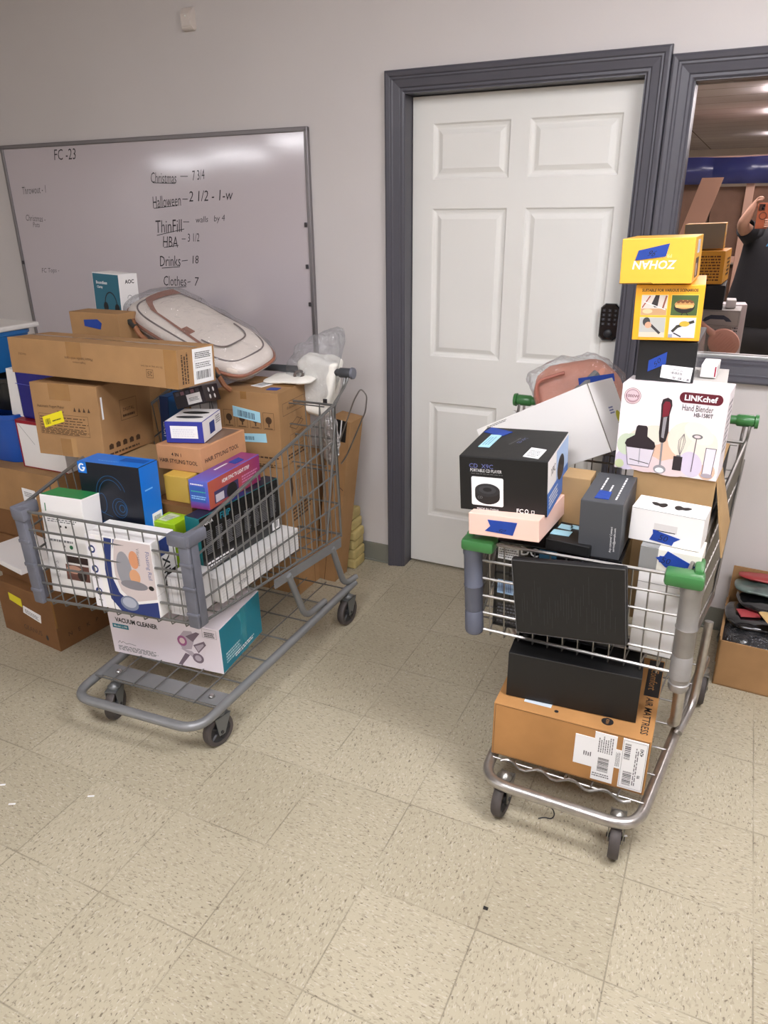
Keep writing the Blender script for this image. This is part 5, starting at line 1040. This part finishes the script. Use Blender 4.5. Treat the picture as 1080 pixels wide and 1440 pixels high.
for i, x in enumerate((-1.9, -.9, .1, 1.1, 2.1, 3.1)):
    b = pile('bulk_carton', x-.49, x+.49, -8.85, -8.15, 1.002, 1.90-.04*(i % 2), card('brown_bulk_board', (128, 100, 84)), 'bulk carton on the warehouse rack, %s' % ('leftmost', 'second from left', 'third from left', 'third from right', 'second from right', 'rightmost')[i], group='bulk cartons on the rack'); b.done()
for i, x in enumerate((-1.5, .0, 1.5, 3.0)):
    b = pile('bulk_carton', x-.6, x+.6, -8.85, -8.15, .002, .85, card('brown_bulk_board', (128, 100, 84)), 'large carton under the warehouse rack shelf, %s' % ('leftmost', 'second from left', 'second from right', 'rightmost')[i], group='bulk cartons under the rack'); b.done()
a, b2 = mirror_at(990, 250, -6.2), mirror_at(952, 345, -6.2); d = (b2-a); k = -a.z/d.z; foot = a+d*k; foot.y = -6.0
bm = bmesh.new(); dd = (a-foot).normalized(); dv = (a-foot); wv = Vector((.11, 0, 0)); v = [bm.verts.new(q) for q in (foot-wv, foot+wv, a+wv, a-wv)]; f = bm.faces.new(v); r = bmesh.ops.extrude_face_region(bm, geom=[f]); bmesh.ops.translate(bm, verts=[x for x in r['geom'] if isinstance(x, bmesh.types.BMVert)], vec=(0, -.03, 0)); bmesh.ops.recalc_face_normals(bm, faces=bm.faces); o = link('plank', bm, mat('tan_plank', (206, 160, 136), .6)); tag(o, 'broad tan board leaning in the warehouse behind the photographer', 'board')

# photographer
def person():
    skin = mat('skin', (206, 160, 136), .5, var=.05, vs=14)
    root = empty('person', (1.40, -3.03, 0), 0, 'person in black shirt holding up a phone to take the picture', 'person')
    L = lambda x, y, z: (x-1.40, y+3.03, z)
    V, E, R_ = [], [], []
    def chain(pts, start=None):
        prev = start
        for (p, r) in pts:
            V.append(L(*p)); R_.append(r)
            if prev is not None: E.append((prev, len(V)-1))
            prev = len(V)-1
        return prev
    chain([((1.40, -3.03, .93), .15)]); chain([((1.40, -3.03, 1.12), .14), ((1.40, -3.03, 1.32), .15), ((1.40, -3.03, 1.44), .09), ((1.40, -3.02, 1.52), .058), ((1.40, -3.00, 1.58), .058), ((1.40, -2.985, 1.655), .088), ((1.40, -2.985, 1.73), .080)], 0)
    sh = 3
    # arm at the smaller-x side: elbow out, hand at the phone's top corner
    w1 = chain([((1.225, -3.00, 1.42), .062), ((1.165, -2.90, 1.475), .048), ((1.155, -2.83, 1.505), .042), ((1.185, -2.80, 1.57), .034), ((1.205, -2.785, 1.615), .026), ((1.216, -2.778, 1.640), .028)], sh)
    def finger(base, pts, r): chain([(p[0], r*(1-.1*i)) for i, p in enumerate(pts)], base)
    for i, (dx, dz) in enumerate(((0, .010), (.003, .020), (.004, .030), (.002, .040))):
        finger(w1, [((1.222+dx, -2.776, 1.640+dz*.6), .0), ((1.236+dx, -2.752, 1.652+dz*.55), 0), ((1.258+dx*2, -2.744, 1.6545+dz*.5), 0)], .0085)
    finger(w1, [((1.222, -2.792, 1.632), 0), ((1.236, -2.794, 1.622), 0), ((1.252, -2.785, 1.610), 0)], .010)
    w2 = chain([((1.575, -3.00, 1.42), .062), ((1.62, -2.93, 1.30), .048), ((1.585, -2.85, 1.30), .042), ((1.45, -2.80, 1.43), .034), ((1.385, -2.79, 1.49), .026), ((1.362, -2.785, 1.505), .028)], sh)
    for i in range(4): finger(w2, [((1.352, -2.776, 1.495+.013*i), 0), ((1.330, -2.756, 1.490+.014*i), 0), ((1.290, -2.7445, 1.488+.014*i), 0)], .0085)
    finger(w2, [((1.352, -2.796, 1.520), 0), ((1.336, -2.796, 1.535), 0), ((1.322, -2.788, 1.55), 0)], .010)
    for s in (-1, 1):
        chain([((1.40+s*.105, -3.03, .84), .095), ((1.40+s*.115, -3.02, .50), .065), ((1.40+s*.12, -3.04, .28), .058), ((1.40+s*.12, -3.05, .09), .040), ((1.40+s*.125, -3.00, .045), .042), ((1.40+s*.13, -2.90, .03), .036)], 0)
    me = bpy.data.meshes.new('body'); me.from_pydata(V, E, []); o = bpy.data.objects.new('body', me); COL.objects.link(o); o.parent = root; me.materials.append(skin)
    md = o.modifiers.new('skin', 'SKIN'); md.use_smooth_shade = True
    for i, r in enumerate(R_): me.skin_vertices[0].data[i].radius = (r, r); me.skin_vertices[0].data[i].use_root = (i == 0)
    md = o.modifiers.new('sub', 'SUBSURF'); md.levels = md.render_levels = 2
    black = mat('black_jersey', (30, 30, 34), .8, bump=.3, bs=10); 
    def loft(name, secs, m, lab=None):
        bm = bmesh.new(); prev = None
        for cx, cy, z, a, b_ in secs:
            ring = [bm.verts.new(L(cx+a*math.cos(2*PI*k/36), cy+b_*math.sin(2*PI*k/36), z+.004*math.sin(k*1.3))) for k in range(36)]
            if prev:
                for k in range(36): bm.faces.new((prev[k], prev[(k+1) % 36], ring[(k+1) % 36], ring[k]))
            prev = ring
        ob = link(name, bm, m, root, True); md = ob.modifiers.new('t', 'SOLIDIFY'); md.thickness = .004; md.offset = 1; return ob
    sh_ = loft('shirt', [(1.40, -3.03, .80, .285, .20), (1.40, -3.03, .95, .275, .20), (1.40, -3.03, 1.12, .245, .185), (1.40, -3.03, 1.28, .225, .175), (1.40, -3.03, 1.40, .215, .14), (1.40, -3.025, 1.46, .16, .10), (1.40, -3.02, 1.50, .085, .075)], black)
    loft('shorts', [(1.40, -3.03, .58, .275, .185), (1.40, -3.03, .72, .280, .20), (1.40, -3.03, .90, .262, .19)], mat('charcoal_shorts', (42, 42, 44), .8, var=.3, vs=6))
    bm = bmesh.new(); tube(bm, [L(1.27, -3.0, 1.42), L(1.215, -2.985, 1.435), L(1.175, -2.925, 1.475)], [.085, .078, .066], 20, cap=False); ob = link('sleeve', bm, black, root, True); md = ob.modifiers.new('t', 'SOLIDIFY'); md.thickness = .004
    bm = bmesh.new(); tube(bm, [L(1.53, -3.0, 1.42), L(1.585, -2.985, 1.40), L(1.61, -2.945, 1.33)], [.085, .078, .066], 20, cap=False); ob = link('sleeve', bm, black, root, True); md = ob.modifiers.new('t', 'SOLIDIFY'); md.thickness = .004
    # letters on the chest
    bm = bmesh.new(); ms = []; c = Canvas(bm, ms, L(1.52, -3.03, 1.33), (-1, 0, 0), (0, 0, 1), (0, 1, 0), .24, .1); c.text('USA', .5, .5, .05, paint(70, 150, 200), off=.02, stretch=1.2)
    for v in bm.verts: 
        x = v.co.x; v.co.y = .178*math.sqrt(max(0, 1-(x/.225)**2))+.006
    link('chest_print', bm, ms, root)
    # face and hair
    hc = Vector(L(1.40, -2.985, 1.70))
    bm = bmesh.new(); lathe(bm, [(0, .128), (.05, .12), (.088, .085), (.104, .03), (.106, -.03), (.098, -.09)], 24, Matrix.Translation(hc+Vector((0, -.012, 0)))); bmesh.ops.delete(bm, geom=[f for f in bm.faces if f.calc_center_median().y > hc.y+.055 and f.calc_center_median().z < hc.z+.075], context='FACES'); ob = link('hair', bm, mat('dark_hair', (48, 34, 28), .6, bump=.5, bs=80), root, True); md = ob.modifiers.new('t', 'SOLIDIFY'); md.thickness = .008
    for s in (-1, 1):
        bm = bmesh.new(); bmesh.ops.create_uvsphere(bm, u_segments=14, v_segments=10, radius=.012, matrix=Matrix.Translation(hc+Vector((s*.032, .078, -.008)))); e = link('eye', bm, paint(238, 236, 232, .15), root, True)
        bm = bmesh.new(); bmesh.ops.create_uvsphere(bm, u_segments=10, v_segments=8, radius=.006, matrix=Matrix.Translation(hc+Vector((s*.032, .0875, -.008)))); link('iris', bm, paint(40, 28, 22, .1), e, True)
        bm = bmesh.new(); bmesh.ops.create_uvsphere(bm, u_segments=12, v_segments=8, radius=1, matrix=Matrix.Translation(hc+Vector((s*.092, 0, -.02))) @ Matrix.Diagonal((.010, .020, .032, 1))); link('ear', bm, skin, root, True)
    bm = bmesh.new(); lathe(bm, [(0, .022), (.007, .018), (.012, -.012), (.016, -.026), (.008, -.032), (0, -.032)], 12, Matrix.Translation(hc+Vector((0, .088, -.028)))); link('nose', bm, skin, root, True)
    bm = bmesh.new(); bmesh.ops.create_uvsphere(bm, u_segments=14, v_segments=8, radius=1, matrix=Matrix.Translation(hc+Vector((0, .076, -.078))) @ Matrix.Diagonal((.026, .010, .009, 1))); link('mouth', bm, paint(170, 96, 90), root, True)
    for s in (-1, 1):
        bm = bmesh.new(); bx(bm, -.045, .045, -.13, .15, 0, .07, bev=.028, M=Matrix.Translation(L(1.40+s*.125, -2.98, 0))); link('shoe', bm, mat('dark_shoe', (40, 40, 44), .6), root)
person()
# phone
def phone():
    x0, x1, z0, z1, y = 1.236, 1.313, 1.474, 1.640, -2.752
    bm = bmesh.new(); bx(bm, x0, x1, y-.011, y, z0, z1, bev=.004); o = link('phone', bm, mat('orange_phone_case', (176, 96, 62), .45)); tag(o, 'phone in an orange case held up in front of the person', 'phone')
    bm = bmesh.new(); bx(bm, x0+.006, x0+.044, y-.001, y+.0025, z1-.050, z1-.008, bev=.002); isl = link('camera_island', bm, mat('dark_bronze', (70, 46, 38), .3), o)
    for a, b_ in ((.030, -.036), (.036, -.020)):
        bm = bmesh.new(); lathe(bm, [(.0075, 0), (.0075, .0022), (.005, .003), (0, .003)], 18, Matrix.Translation((x0+a, y+.0022, z1+b_)) @ Matrix.Rotation(-PI/2, 4, 'X')); link('lens', bm, paint(14, 14, 18, .08), isl, True)
    bm = bmesh.new(); pts = [Vector(((x0+x1)/2+.022*math.cos(a), y+.0006, z1-.083+.022*math.sin(a))) for a in [2*PI*k/28 for k in range(28)]]; tube(bm, pts, .0022, 6, closed=True); link('ring', bm, mat('dark_bronze', (70, 46, 38), .3), o, True)
phone()
